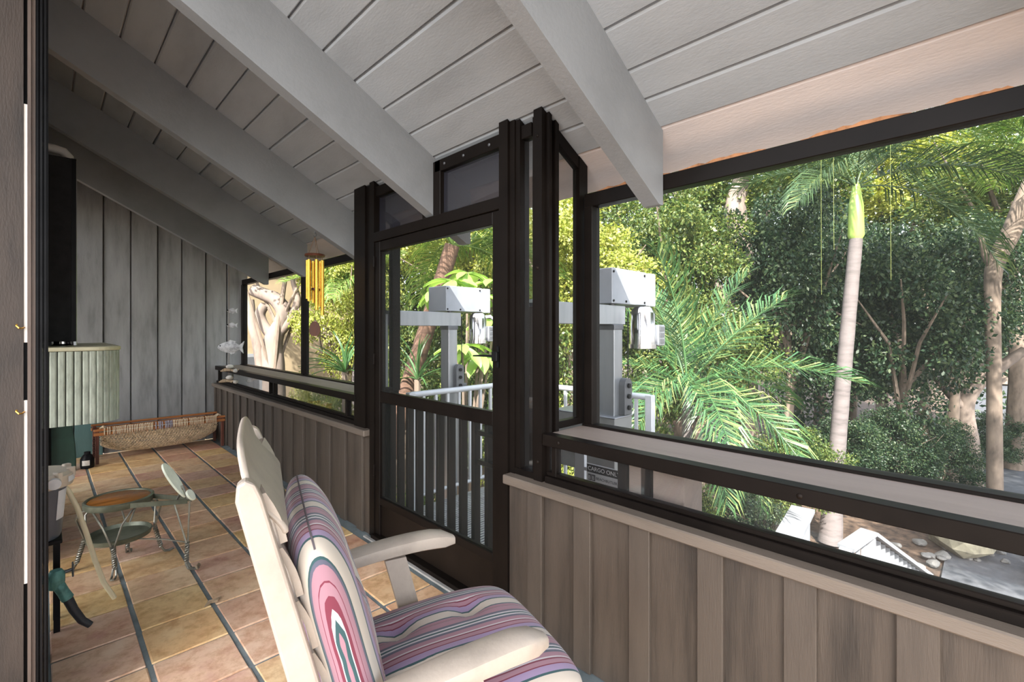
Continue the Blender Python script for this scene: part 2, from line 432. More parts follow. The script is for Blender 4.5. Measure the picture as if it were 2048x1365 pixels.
for z0, z1 in ((.60, 1.25), (1.455, 2.30)):
    MB().box(jx(47)+.0006, jx(55)-.0006, YJ+.004, YJ+.05, z0, z1).build('latch_strip', M['white_strip'], jb)
MB().box(jx(47)+.0003, jx(55)-.0003, YJ+.03, YJ+.16, 0, 3.45).build('latch_channel', M['black_metal'], jb)
MB().box(jx(55), jx(63)-.0008, YJ-.012, YJ+.16, 0, 3.45).build('stop_trim', M['jamb_trim'], jb)
MB().box(jx(63), jx(71), YJ-.004, YJ+.16, 0, 3.45).build('stop_trim', M['jamb_trim'], jb)
for a, b, dy in ((71,77,.0),(77,80,.02),(80,85,-.006),(85,88,.02),(88,93,-.002),(93,97,.012)):
    MB().box(jx(a), jx(b)-.0003, YJ+dy, YJ+.09, 0, 3.45).build('track_rib', M['black_metal'], jb)
for z in (1.508, 1.21):
    mb = MB().tube([(jx(47)+.002, YJ-.001, z), (jx(44), YJ-.02, z-.003), (jx(38), YJ-.028, z-.002), (jx(33), YJ-.022, z+.006), (jx(34), YJ-.018, z+.010)], .0028, 6)
    mb.build('hook', M['brass'], jb, True)

# ------------------------------------------------------------------ half walls
def halfwall(name, y0, y1, label, first):
    r = thing(name, label, 'wall', kind='structure')
    MB().box(XW+.012, XW+.10, y0, y1, -.12, .735).build('backing', M['taupe'], r)
    ys = []; y = first
    while y > y0 - .3: ys.append(y); y -= .281
    bounds = sorted([max(min(q, y1), y0) for q in ys] + [y0, y1])
    for a, b in zip(bounds[:-1], bounds[1:]):
        if b - a > .02: MB().box(XW, XW+.02, a+.001, b-.001, 0, .735, .001).build('board', M['taupe_board'], r)
    for q in ys:
        a, b = max(q-.046, y0), min(q+.046, y1)
        if b - a > .02:
            MB().box(XW-.021, XW+.001, a, b, .004, .733, .003).build('batten', M['taupe'], r)
    MB().box(XW-.05, XW+.10, y0, y1, .722, .768, .005).build('cap', M['taupe_cap'], r)
    return r
wr = halfwall('wall_right', -1.6, 1.735, 'taupe board and batten half wall on the right beside the chair', 1.543)
wr2 = halfwall('wall_right_far', 3.19, YF-.01, 'taupe board and batten half wall beyond the screen door', 3.19+.281*15.45)

# ------------------------------------------------------------------ screen frames
def bar(parent, name, x0, x1, y0, y1, z0, z1, mat='bronze', bev=.003):
    return MB().box(x0, x1, y0, y1, z0, z1, bev).build(name, M[mat], parent)
def pane(parent, x, y0, y1, z0, z1, mat='screen', name='screen'):
    return MB().box(x-.001, x+.001, y0, y1, z0, z1).build(name, M[mat], parent)
def plug(parent, x, y, z, mat='bronze'):
    mb = MB().lathe([(.0001,-.003),(.009,-.003),(.009,.001),(.006,.004),(.0001,.005)], 10)
    mb.xf(Matrix.Translation((x,y,z)) @ Matrix.Rotation(-pi/2, 4, 'Y'))
    return mb.build('plug', M['steel' if mat == 's' else 'bronze2'], parent, True)

def bay(name, y0, y1, label, posts, dividers, ends):
    r = thing(name, label, 'window', kind='structure')
    # low strip between the cap and the shelf
    bar(r, 'strip_sill', XW+.005, XW+.06, y0, y1, .768, .80)
    bar(r, 'strip_sill', XW+.022, XW+.06, y0, y1, .80, .818)
    pane(r, XW+.045, y0, y1, .80, .965, 'glass', 'pane')
    for y in dividers: bar(r, 'mullion', XW+.02, XW+.062, y-.014, y+.014, .80, .962)
    # shelf: bronze nosing and painted board
    bar(r, 'shelf_nosing', XW-.012, XW+.05, y0, y1, .950, 1.004)
    MB().box(XW+.05, XO-.03, y0, y1, .975, 1.0, .002).build('shelf_board', M['shelf'], r)
    bar(r, 'outer_sill', XO-.03, XO+.04, y0, y1, .965, 1.012)
    # outer screen plane
    bar(r, 'header', XO-.01, XO+.055, y0, y1, 2.140, 2.212)
    pane(r, XO+.02, y0, y1, 1.012, 2.14, 'screen')
    for y in posts: bar(r, 'post', XO-.02, XO+.05, y-.026, y+.026, 1.005, 2.141)
    # outer apron wall below the shelf
    for y in ends:
        pass
    return r
b1 = bay('window_1', -1.6, 1.50, 'bronze framed screen bay on the right looking out on palms and dense trees', [1.468], [1.455], [])
b2 = bay('window_2', 3.40, YF-.03, 'bronze framed screen bay beyond the door near the wind chime', [3.432, 5.29, YF-.06], [3.47, 3.62, 5.30, 5.42, YF-.06], [])
for y in (1.40, .42, -.5): plug(b1, XW-.013, y, .977)
# orange weathered edge on top of the right header
rr = random.Random(3)
for y0, y1 in ((1.02, 1.42), (.62, .98), (.18, .5), (-.05, .1)):
    n_ = 12; top = []; 
    for k in range(n_+1):
        y = y0 + (y1-y0)*k/n_; top.append((y, 2.212 + rr.uniform(.001, .016)*sin(pi*k/n_)**.5 + .001))
    MB().prism([(y0, 2.2115)] + top + [(y1, 2.2115)], 0, XO-.008, XO+.02).build('weathered_edge', M['orange_rot'], b1)
# support brackets beneath the right shelf
for y in (1.135, 1.02):
    MB().box(XW+.102, XO-.03, y-.022, y+.022, .62, .965, .002).build('shelf_bracket', M['bronze'], b1)
MB().box(XW+.12, XO-.04, 1.045, 1.11, .62, .96, .002).build('bracket_board', M['shelf'], b1)
MB().box(XW+.12, XO-.04, .86, .995, .62, .96, .002).build('bracket_board', M['shelf'], b1)

# corner posts, side panels and transom of the door bay
def side_panel(r, y, flip):
    """screen panel across from the inner wall plane to the outer plane"""
    x0, x1 = XW+.11, XO-.02
    bar(r, 'side_sill', x0, x1+.04, y-.02, y+.02, 1.004, 1.04)
    P = [(x0-.02, zc(x0-.02)-.07), (x1+.06, zc(x1+.06)-.07), (x1+.06, zc(x1+.06)-.004), (x0-.02, zc(x0-.02)-.004)]
    MB().prism(P, 1, y-.018, y+.018).build('side_top_rail', M['bronze'], r)
    P = [(x1-.012, 1.01), (x1+.058, 1.01), (x1+.058, zc(x1+.058)-.005), (x1-.012, zc(x1-.012)-.005)]
    MB().prism(P, 1, y-.022, y+.022).build('outer_post', M['bronze'], r)
    P = [(x0, 1.03), (x1, 1.03), (x1, zc(x1)-.02), (x0, zc(x0)-.02)]
    MB().prism(P, 1, y-.001, y+.001).build('screen', M['screen'], r)

dr = thing('door_1', 'dark bronze screen door with kick panel and transom above', 'door', kind='structure')
zt = zc(XW)-.006
side_panel(dr, 1.535, 1); side_panel(dr, 3.40, 1)
# right corner post cluster
def post(y0, y1, x0, x1, z0):
    P = [(x0, z0), (x1, z0), (x1, zc(x1)-.003), (x0, zc(x0)-.003)]
    return MB().prism(P, 1, y0, y1).build('post', M['bronze'], dr)
post(1.512, 1.566, XW, XW+.11, .766)
post(1.495, 1.512, XW+.035, XW+.055, .80); post(1.495, 1.512, XW+.082, XW+.108, .80)
post(1.566, 1.60, XW+.03, XW+.08, .766)
post(1.670, 1.700, XW+.012, XW+.08, .79)
bar(dr, 'slot_sill', XW+.005, XW+.08, 1.566, 1.74, .767, .80)
bar(dr, 'slot_head', XW+.02, XW+.07, 1.60, 1.67, zc(XW+.07)-.075, zc(XW+.07)-.005)
pane(dr, XW+.045, 1.60, 1.67, .80, 2.50, 'glass', 'pane')
# jambs
post(1.70, 1.735, XW+.004, XW+.09, 0.0); post(1.735, 1.80, XW-.012, XW+.09, 0.0)
post(3.125, 3.19, XW-.004, XW+.09, 0.0)
post(3.19, 3.43, XW+.012, XW+.075, .766); post(3.26, 3.43, XW-.004, XW+.02, .766)
# header and transom
bar(dr, 'door_header', XW-.006, XW+.08, 1.80, 3.126, 2.132, 2.198)
bar(dr, 'top_rail', XW+.01, XW+.07, 1.80, 2.40, zc(XW+.07)-.075, zc(XW+.07)-.004)
bar(dr, 'top_rail', XW+.01, XW+.07, 2.50, 3.13, zc(XW+.07)-.075, zc(XW+.07)-.004)
bar(dr, 'mullion', XW+.01, XW+.07, 2.345, 2.418, 2.19, zc(XW+.07)-.005)
bar(dr, 'mullion', XW+.01, XW+.07, 2.50, 2.535, 2.19, zc(XW+.07)-.005)
pane(dr, XW+.04, 1.80, 2.35, 2.195, 2.50, 'tint', 'transom_pane'); pane(dr, XW+.04, 2.53, 3.13, 2.195, 2.50, 'tint', 'transom_pane')
for y in (1.9, 2.12, 2.3): plug(dr, XW+.009, y, zc(XW+.07)-.04, 's')
for z in (2.44, 1.80, .86): plug(dr, XW-.001, 1.54, z)
# the door leaf
leaf = empty('door_leaf'); leaf.parent = dr
x0, x1 = XW+.004, XW+.045
bar(leaf, 'stile', x0, x1, 1.802, 1.868, .035, 2.130); bar(leaf, 'stile', x0, x1, 3.058, 3.123, .035, 2.130)
bar(leaf, 'rail', x0, x1, 1.868, 3.058, 2.060, 2.130)
bar(leaf, 'rail', x0+.001, x1, 1.868, 3.058, .985, 1.062)
bar(leaf, 'rail', x0, x1, 1.868, 3.058, .255, .305)
bar(leaf, 'kick_panel', x0+.014, x1-.008, 1.868, 3.058, .035, .256, 'bronze2')
pane(leaf, x0+.02, 1.868, 3.058, 1.06, 2.062, 'screen'); pane(leaf, x0+.02, 1.868, 3.058, .304, .986, 'screen')
bar(dr, 'threshold', XW-.03, XW+.09, 1.80, 3.126, 0.0, .034)
bar(dr, 'threshold_lip', XW-.055, XW-.03, 1.74, 3.19, 0.0, .012, 'concrete')
# latch
bar(leaf, 'latch_plate', XW-.012, XW+.006, 1.792, 1.822, 1.30, 1.415, 'black_metal')
mb = MB().box(XW-.03, XW-.01, 1.80, 1.84, 1.335, 1.385, .003); mb.tube([(XW-.022, 1.835, 1.362), (XW-.03, 1.90, 1.362), (XW-.03, 1.985, 1.358)], [.007,.006,.004], 8)
mb.build('latch_handle', M['black_metal'], leaf)
for z in (.45, 1.25, 1.95):
    bar(leaf, 'hinge', XW-.01, XW+.004, 3.117, 3.133, z, z+.08)

# ------------------------------------------------------------------ lift outside the door
def text_mesh(s, size, mat, parent, M4, name='lettering', depth=.0006, align='LEFT'):
    cu = bpy.data.curves.new('txt', 'FONT'); cu.body = s; cu.size = size; cu.extrude = depth; cu.align_x = align
    to = bpy.data.objects.new('txt', cu); COL.objects.link(to)
    dg = bpy.context.evaluated_depsgraph_get()
    me = bpy.data.meshes.new_from_object(to.evaluated_get(dg)); bpy.data.objects.remove(to)
    me.materials.clear(); me.materials.append(mat); me.name = name
    me.transform(M4)
    return link(name, me, parent)

pf = thing('lift_platform', 'aluminium lift platform with railing outside the screen door', 'lift platform', (1.985, 1.92, 0))
L0 = Vector((1.88, 1.92, 0))
PXL, PYL = 1.515, 1.52          # platform size
MB().box(0, PXL, 0, PYL, -.10, -.03).build('deck', M['steel'], pf)
for k in range(46):
    y = .02 + k*(PYL-.04)/45
    MB().box(.01, PXL-.01, y-.006, y+.006, -.03, -.012).build('grate_bar', M['grate'], pf) if k == 0 else link('grate_bar', gb, pf, (0, k*(PYL-.04)/45, 0))
    if k == 0: gb = pf.children[-1].data
def rail(p0, p1, z):
    d = [(p0[0], p0[1], z), (p1[0], p1[1], z)]
    MB().tube(d, .026, 10).build('top_rail', M['alu_white'], pf, True)
    MB().tube([(p0[0], p0[1], .08), (p1[0], p1[1], .08)], .018, 8).build('bottom_rail', M['alu_white'], pf, True)
    n_ = max(2, int((Vector(p1)-Vector(p0)).length/.125))
    for k in range(1, n_):
        x = p0[0]+(p1[0]-p0[0])*k/n_; y = p0[1]+(p1[1]-p0[1])*k/n_
        MB().box(x-.012, x+.012, y-.012, y+.012, .08, z).build('baluster', M['alu_white'], pf)
rail((.22, PYL), (PXL, PYL), .95); rail((PXL, PYL), (PXL, .02), .95)
for x, y in ((PXL, .02), (PXL, PYL), (.22, PYL)):
    MB().box(x-.03, x+.03, y-.03, y+.03, -.03, .97, .004).build('corner_post', M['alu_white'], pf)
# gate behind the door
gt = thing('lift_gate', 'grey metal picket gate directly outside the screen door', 'gate', (1.92, 1.98, 0))
gl = 1.36
bar(gt, 'gate_rail', 0, .045, 0, gl, .055, .10, 'gate'); bar(gt, 'gate_rail', 0, .045, 0, gl, .935, .975, 'gate')
for k in range(11):
    y = .055 + k*.126
    bar(gt, 'picket', -.002, .052, y-.016, y+.016, .06, .94, 'gate')
for z in (.845, .665):
    bar(gt, 'latch_bar', -.006, .05, -.02, .26, z, z+.03, 'gate')
bar(gt, 'hinge_post', -.01, .06, gl-.01, gl+.06, -.03, 1.0, 'gate'); bar(gt, 'latch_post', -.01, .06, -.045, .005, -.03, .99, 'gate')

def hoist(name, label, y, loc_z=0):
    """lift hoist: two posts, cross beam, winch box, motor. origin at foot of the outer post"""
    r = thing(name, label, 'hoist', (2.65, y, -2.5), group='lift hoists')
    Z = 2.5
    o_ = bar(r, 'mast', 0, .10, 0, .122, 0, Z+1.535, 'alu')
    bar(r, 'mast_collar', -.006, .106, -.006, .128, Z+1.50, Z+1.534, 'steel')
    bar(r, 'inner_post', -.72, -.61, .02, .13, 0, Z+1.63, 'alu_white' if y > 3 else 'jamb_trim')  # far hoist's post gets a paler metal to stand in for skylight
    MB().prism([(-.73, Z+1.63), (-.60, Z+1.63), (-.60, Z+1.65), (-.665, Z+1.675), (-.73, Z+1.65)], 1, .01, .14).build('post_cap', M['steel'], r)
    bar(r, 'beam', -.61, .155, .012, .112, Z+1.535, Z+1.662, 'alu')
    bx_ = bar(r, 'winch_box', -.035, .40, -.008, .27, Z+1.672, Z+1.905, 'winch', .004)
    bar(r, 'winch_cover', .40, .49, -.03, .25, Z+1.665, Z+1.90, 'alu_white', .006)
    for (a, c) in ((-.02, 1.69), (-.02, 1.88), (.13, 1.69), (.37, 1.69), (.37, 1.88)):
        mb = MB().lathe([(.0001,0),(.008,0),(.008,.006),(.0001,.008)], 8); mb.xf(Matrix.Translation((a, -.008, Z+c)) @ Matrix.Rotation(pi/2, 4, 'X'))
        mb.build('screw', M['black_metal'], r)
    mt = MB().lathe([(.0001,-.16),(.098,-.16),(.098,-.13),(.088,-.13),(.088,.08),(.07,.115),(.05,.13),(.0001,.13)], 24, (.34, -.01, Z+1.53)).build('motor', M['chrome'], r, True)
    bar(mt, 'motor_junction_box', .40, .50, -.10, .0, Z+1.385, Z+1.535, 'alu', .008)
    for k in range(3):
        bar(mt, 'box_ridge', .42, .48, -.104, -.099, Z+1.405+.043*k, Z+1.435+.043*k, 'steel', .001)
    mb = MB().lathe([(.0001,-.03),(.022,-.03),(.022,.03),(.0001,.03)], 12, (.05, .05, Z+1.655)); mb.build('bolt_boss', M['steel'], r, True)
    # cable and pulley block
    MB().tube([(.135, -.02, Z+1.62), (.135, -.02, Z+1.19)], .004, 6).build('cable', M['black_metal'], r)
    P = [(.10 + .045*cos(t), 1.135+Z + .045*sin(t)) for t in [pi*k/8 for k in range(9)]] + [(.055, Z+.94), (.145, Z+.94)]
    pb = MB().prism(P, 1, -.045, .0).build('pulley_block', M['steel'], r)
    for z in (1.13, 1.06, .985):
        mb = MB().lathe([(.0001,0),(.016,0),(.016,.012),(.0001,.014)], 10); mb.xf(Matrix.Translation((.10, -.045, Z+z)) @ Matrix.Rotation(pi/2, 4, 'X')); mb.build('bolt', M['black_metal'], pb)
    bar(pb, 'block_tab', .145, .19, -.03, -.01, Z+.97, Z+1.0, 'steel')
    return r
h1 = hoist('cargo_hoist', 'aluminium cargo hoist seen through the right window bay beside the palm', 1.726)
h2 = hoist('cargo_hoist', 'aluminium cargo hoist seen through the upper half of the screen door', 3.50)
mb = MB().tube([(.40,-.02,4.12),(.47,-.05,4.13),(.54,-.05,4.08),(.56,-.05,3.99),(.52,-.05,3.92),(.48,-.04,3.91)], .016, 8)
mb.build('conduit', M['alu_white'], h2, True)
# carriage housing at the foot of the right mast
Z = 2.5
bar(h1, 'base_box', -.05, .16, -.036, .47, Z+.55, Z+.925, 'base'); bar(h1, 'base_lid', -.056, .166, -.042, .476, Z+.925, Z+.935, 'alu')
MB().tube([(-.05, .14, Z+.87), (-.08, .14, Z+.865), (-.085, .14, Z+.84)], .008, 6).build('hook', M['steel'], h1)
# cargo sign
sg = thing('cargo_sign', 'small black and grey CARGO ONLY sign below the right window shelf', 'sign', (2.28, 1.675, .525))
SW, SH = .232, .19
MB().box(0, .004, -SW, 0, 0, SH).build('sign_plate', M['sign_white'], sg)
MB().box(-.0012, 0, -SW+.004, -.004, SH-.050, SH-.004).build('title_band', M['sign_black'], sg)
RM = Matrix(((0,0,-1,-.0014), (-1,0,0,0), (0,1,0,0), (0,0,0,1)))
def sgt(s, size, y, z, mat, align='LEFT'):
    return text_mesh(s, size, M[mat], sg, Matrix.Translation((0, y, z)) @ RM, align=align)
sgt('CARGO ONLY', .0335, -.010, SH-.038, 'sign_text')
sgt('BEACHBUTLER', .0215, -.068, SH-.085, 'sign_ink')
for k in range(2):
    bx2 = MB(); y = -.012-.026*k
    bx2.box(-.0012, 0, y-.024, y, SH-.096, SH-.060); bx2.build('logo_tile', M['sign_ink'], sg)
sgt('B', .030, -.0135, SH-.090, 'sign_white'); sgt('B', .030, -.0395, SH-.090, 'sign_white')
for k, wd in enumerate((.11, .18, .19, .17, .18)):
    MB().box(-.0008, 0, -.116-wd/2, -.116+wd/2, SH-.112-.015*k, SH-.107-.015*k).build('print_line', M['sign_ink'], sg)
MB().box(.004, .03, -SW*.5-.03, -SW*.5+.03, -2.0-.525, SH-.01).build('sign_post', M['alu_white'], sg)
MB().box(.004, .03, .02, .09, -2.0-.525, SH+.12).build('sign_post', M['alu_white'], sg)
MB().box(.0041, .012, -.1, .09, SH-.05, SH-.03).build('sign_bracket', M['alu_white'], sg)

# ------------------------------------------------------------------ chair (local: x forward, y to its left, z up)
H = radians(107)     # heading measured from +Y towards +X
hx, hy = sin(H), cos(H)
CR = math.atan2(hy, hx)
CO = (.964, 1.085, 0)
ch = thing('recliner_chair', 'cream plastic high-back garden armchair with curved arms', 'chair', CO, CR)
lean = radians(14.5)
def bk(t, off=0):
    """point on the back's front plane, t metres up the slope from the seat"""
    return (-.423 - t*sin(lean) + off*cos(lean), .44 + t*cos(lean) + off*sin(lean))
for s in (-1, 1):
    prof = []
    # rail: rounded top, tapering down to the rear foot
    pts = [bk(.79, .004), bk(.805, -.010), bk(.80, -.026), bk(.77, -.036), bk(.4, -.042), bk(.0, -.045), bk(-.1, -.045), bk(-.1, .008), bk(0, .010), bk(.4, .010), bk(.76, .008)]
    MB().prism(pts, 1, s*.285-.017, s*.285+.017).build('back_rail', M['cream'], ch, False)
    b_ = ch.children[-1].modifiers.new('b', 'BEVEL'); b_.width = .006; b_.segments = 2; b_.limit_method = 'ANGLE'
for k in range(6):
    t0 = .06 + k*.118
    def fn(a, b, t0=t0):
        y = -.27 + .54*b
        bow = .018*(1-(2*b-1)**2)
        x, z = bk(t0 + .110*a, .014 + .006*sin(pi*a) - bow + .012*(1-a))
        return (x, y, z)
    def fn2(a, b, t0=t0):
        x, y, z = fn(a, b); return (x-.013, y, z-.003)
    mb = MB().grid(fn, 4, 10); mb.grid(fn2, 4, 10)
    n0 = 55
    for j in range(10):
        for i0 in (0, 4):
            a = i0*11+j; mb.f.append((a, a+1, n0+a+1, n0+a))
    for i in range(4):
        for j0 in (0, 10):
            a = i*11+j0; mb.f.append((a, a+11, n0+a+11, n0+a))
    mb.build('back_slat', M['cream'], ch, True)
# head rest: tall S-curved slat, arched top
def head(a, b):
    r = 2*b-1
    y = r*(.272 - .05*max(0, a-.6))
    t = .665 + .185*a - .045*a*abs(r)**6 + .012*a*(1-r*r)
    e = min(1, a/.8)
    off = .034 - .040*(3*e**2-2*e**3)
    x, z = bk(t, off); return (x, y, z)
mb = MB().grid(head, 12, 12); k0 = 13*13
mb.grid(lambda a, b: tuple(Vector(head(a, b)) + Vector((-.013, 0, -.004))), 12, 12)
for j in range(12):
    for i0 in (0, 12):
        a = i0*13+j; mb.f.append((a, a+1, k0+a+1, k0+a))
for i in range(12):
    for j0 in (0, 12):
        a = i*13+j0; mb.f.append((a, a+13, k0+a+13, k0+a))
mb.build('head_rest', M['cream'], ch, True)
# arms
def armfn(s):
    def f(a, b):
        return None
    prof = []
    n_ = 14; mb = MB(); rings = []
    for i in range(n_+1):
        a = i/n_; x = -.56 + .575*a
        zc_ = .700 + .048*sin(pi*min(1, a*1.0)*.62) - .050*max(0, a-.8)**2*18*.35
        wd = .028 + .016*sin(pi*a*.75); th = .022 + .006*a
        if a > .86: k = sqrt(max(.03, 1-((a-.86)/.142)**2)); wd *= (.35+.65*k); th *= (.4+.6*k)
        y = s*(.318 + .012*sin(pi*a))
        ring = []
        for q in range(12):
            t = 2*pi*q/12; cx_, sy = cos(t), sin(t)
            px_ = math.copysign(abs(cx_)**.55, cx_)*wd; pz = math.copysign(abs(sy)**.55, sy)*th
            ring.append((x, y+px_, zc_+pz))
        rings.append(ring)
    V = [p for r_ in rings for p in r_]; F = []
    for i in range(n_):
        for q in range(12):
            q2 = (q+1) % 12; F.append((i*12+q, i*12+q2, (i+1)*12+q2, (i+1)*12+q))
    F.append(tuple(range(12))); F.append(tuple(n_*12+q for q in range(12)))
    return mb.add(V, F)
for s in (-1, 1):
    armfn(s).build('arm', M['cream'], ch, True)
    # front leg: curved board from under the arm to the floor
    pts = []
    for k in range(9):
        a = k/8; z = .71*(1-a); x = -.20 + .10*sin(pi*a*.55) + .02*a; wv = .036 - .004*a
        pts.append((x, z, wv))
    P = [(x+wv, z) for x, z, wv in pts] + [(x-wv, z) for x, z, wv in reversed(pts)]
    MB().prism(P, 1, s*.325-.016, s*.325+.016).build('front_leg', M['cream'], ch)
    b_ = ch.children[-1].modifiers.new('b', 'BEVEL'); b_.width = .006; b_.segments = 2; b_.limit_method = 'ANGLE'
    P = [(-.43, .46), (-.50, .46), (-.63, 0), (-.58, 0)]
    MB().prism(P, 1, s*.285-.016, s*.285+.016).build('rear_leg', M['cream'], ch)
    MB().prism([(-.52, .42), (.08, .44), (.09, .40), (.05, .385), (-.52, .36)], 1, s*.285-.015, s*.285+.015).build('seat_rail', M['cream'], ch)
for k in range(6):
    x = -.42 + k*.098
    MB().box(x, x+.086, -.27, .27, .425, .441, .003).build('seat_slat', M['cream'], ch)

# cushion
cu = thing('chair_cushion', 'pink cream and teal striped tufted cushion on the cream armchair', 'cushion', CO, CR)
def pillow(L, W, T, tuft, nu=40, nv=40, pw=3.0):
    mb = MB()
    def prof(s): return max(0.0, 1-abs(s)**pw)**.5
    def hgt(a, b):
        s, r = 2*a-1, 2*b-1
        h = T/2*(prof(s)*prof(r))**.85
        for (ta, tb) in tuft:
            d2 = ((a-ta)*L)**2 + ((b-tb)*W)**2
            h *= 1 - .42*math.exp(-d2/(.045**2))
        h *= 1 + .04*sin(9*a+3*b)*cos(7*b)
        return h
    def pt(a, b, sgn):
        s, r = 2*a-1, 2*b-1
        k = 1 - .05*(abs(r)**4)*(abs(s)**4)*2
        return (s*L/2*k, r*W/2*k, sgn*hgt(a, b))
    mb.grid(lambda a, b: pt(.5-.5*cos(pi*a), .5-.5*cos(pi*b), 1), nu, nv)
    mb.grid(lambda a, b: pt(.5-.5*cos(pi*a), .5-.5*cos(pi*b), -1), nu, nv)
    bm = bmesh.new(); me = bpy.data.meshes.new('t'); me.from_pydata(mb.v, [], mb.f); bm.from_mesh(me)
    bmesh.ops.remove_doubles(bm, verts=bm.verts[:], dist=.0006); bpy.data.meshes.remove(me)
    out = MB(); return out.addbm(bm)
tf = [(.32,.3),(.32,.7),(.68,.3),(.68,.7)]
Lb = .60
cx_, cz_ = bk(.04 + Lb/2, .068)
bp_ = pillow(Lb, .60, .155, [(.35,.28),(.35,.72),(.7,.28),(.7,.72)])
ang = pi/2 - 0  # local x -> up the back
bp_.build('back_pad', M['stripe'], cu, True, loc=(cx_, 0, cz_), rot=(0, -(pi/2 + lean), 0))
sp_ = pillow(.64, .61, .165, tf)
sp_.build('seat_pad', M['stripe'], cu, True, loc=(-.125, 0, .515), rot=(0, radians(-2), 0))
bpo = cu.children[0]
MB().tube([(Lb/2*(1-.10*abs(q)**4)+.0005, q*.30*(1-.10*abs(q)**4), 0) for q in [-1+k/10 for k in range(21)]], .0022, 5).build('seam', plain('seam_thread', (.12,.10,.11), .9), bpo)
for s in (-1, 1):
    mb = MB()
    for k in range(5):
        t = 2*pi*k/5; p = (-.445, s*.285, .50)
        mb.tube([p, (p[0]+.02*cos(t), p[1]+s*.012, p[2]+.022*sin(t)), (p[0]+.045*cos(t), p[1]+s*.004, p[2]+.05*sin(t))], [.010,.014,.006], 8)
    mb.build('tie_gather', M['stripe'], cu, True)

# ------------------------------------------------------------------ shoe shine stool
ST = (.345, 3.87, 0)
st = thing('shoe_shine_stool', 'iron shoe shine stool with round wooden seat and a tilted foot plate', 'stool', ST)
MB().lathe([(.150,.405),(.172,.405),(.176,.412),(.176,.440),(.168,.446),(.160,.442),(.156,.430),(.150,.428)], 40).build('seat_rim', M['stool_iron'], st, True)
MB().lathe([(.0001,.424),(.157,.424),(.159,.434),(.150,.440),(.0001,.443)], 40).build('seat_panel', M['seat_wood'], st, True)
MB().lathe([(.0001,.185),(.140,.185),(.160,.195),(.166,.222),(.160,.224),(.152,.202),(.135,.194),(.0001,.193)], 40).build('tray', M['stool_iron'], st, True)
def twist(pa, pb, r=.0085, wire=.0058, turns=5, n=44):
    pa, pb = Vector(pa), Vector(pb); t = (pb-pa).normalized(); a = t.orthogonal().normalized(); b = t.cross(a)
    mb = MB()
    for ph in (0, pi):
        mb.tube([pa.lerp(pb, k/n) + (a*cos(2*pi*turns*k/n+ph) + b*sin(2*pi*turns*k/n+ph))*r for k in range(n+1)], wire, 6)
    return mb
feet = [(-.235, .14), (-.045, -.175), (.262, .045), (.07, .21)]
for fx, fy in feet:
    f = Vector((fx, fy, 0)); d = f.normalized(); sd_ = Vector((-d.y, d.x, 0))
    knot = d*.185 + Vector((0,0,.20))
    mb = twist(knot, d*(f.length-.045) + Vector((0,0,.05)))
    for s in (-1, 1):
        mb.tube([d*.10 + sd_*s*.115 + Vector((0,0,.408)), d*.17 + sd_*s*.085 + Vector((0,0,.395)), d*.205 + sd_*s*.045 + Vector((0,0,.33)), knot + sd_*s*.007], .0055, 6)
        mb.tube([d*(f.length-.045) + sd_*s*.007 + Vector((0,0,.05)), d*(f.length-.025) + sd_*s*.010 + Vector((0,0,.012)), f + sd_*s*.010 + Vector((0,0,.0065)), f + d*.028 + sd_*s*.004 + Vector((0,0,.012))], .0058, 6)
    mb.build('leg', M['wire'], st, True)
    MB().tube([d*.155 + Vector((0,0,.20)), knot], .005, 6).build('tray_stay', M['wire'], st, True)
dA = Vector((.30, -.34, 0)); dn = dA.normalized(); ds = Vector((-dn.y, dn.x, 0)); La = dA.length
for s in (-1, 1):
    P0 = dn*.15 + ds*s*.085; P1 = dn*(La+.01) + ds*s*.018
    mb = MB(); o2 = ds*.003
    mb.add([(*(P0+o2).xy,.408),(*(P0-o2).xy,.408),(*(P1-o2).xy,.420),(*(P1+o2).xy,.420),(*(P0+o2).xy,.438),(*(P0-o2).xy,.438),(*(P1-o2).xy,.446),(*(P1+o2).xy,.446)],
           [(0,1,2,3),(4,7,6,5),(0,4,5,1),(1,5,6,2),(2,6,7,3),(3,7,4,0)])
    mb.build('arm_strap', M['stool_iron'], st)
kn = dn*(La-.005) + Vector((0,0,.17))
mb = twist(kn, dn*(La-.01) + Vector((0,0,.045)), turns=4)
for s in (-1, 1):
    mb.tube([dn*(La-.04+.04*s) + ds*s*.016 + Vector((0,0,.425)), kn + ds*s*.006], .005, 6)
    mb.tube([dn*(La-.01) + ds*s*.007 + Vector((0,0,.045)), dn*(La+.01) + ds*s*.009 + Vector((0,0,.010)), dn*(La+.045) + ds*s*.009 + Vector((0,0,.0065)), dn*(La+.07) + ds*s*.003 + Vector((0,0,.014))], .0058, 6)
mb.build('arm_leg', M['wire'], st, True)
MB().tube([kn, dn*.30 + Vector((0,0,.185)), dn*.13 + Vector((0,0,.183))], .005, 6).build('stretcher', M['wire'], st, True)
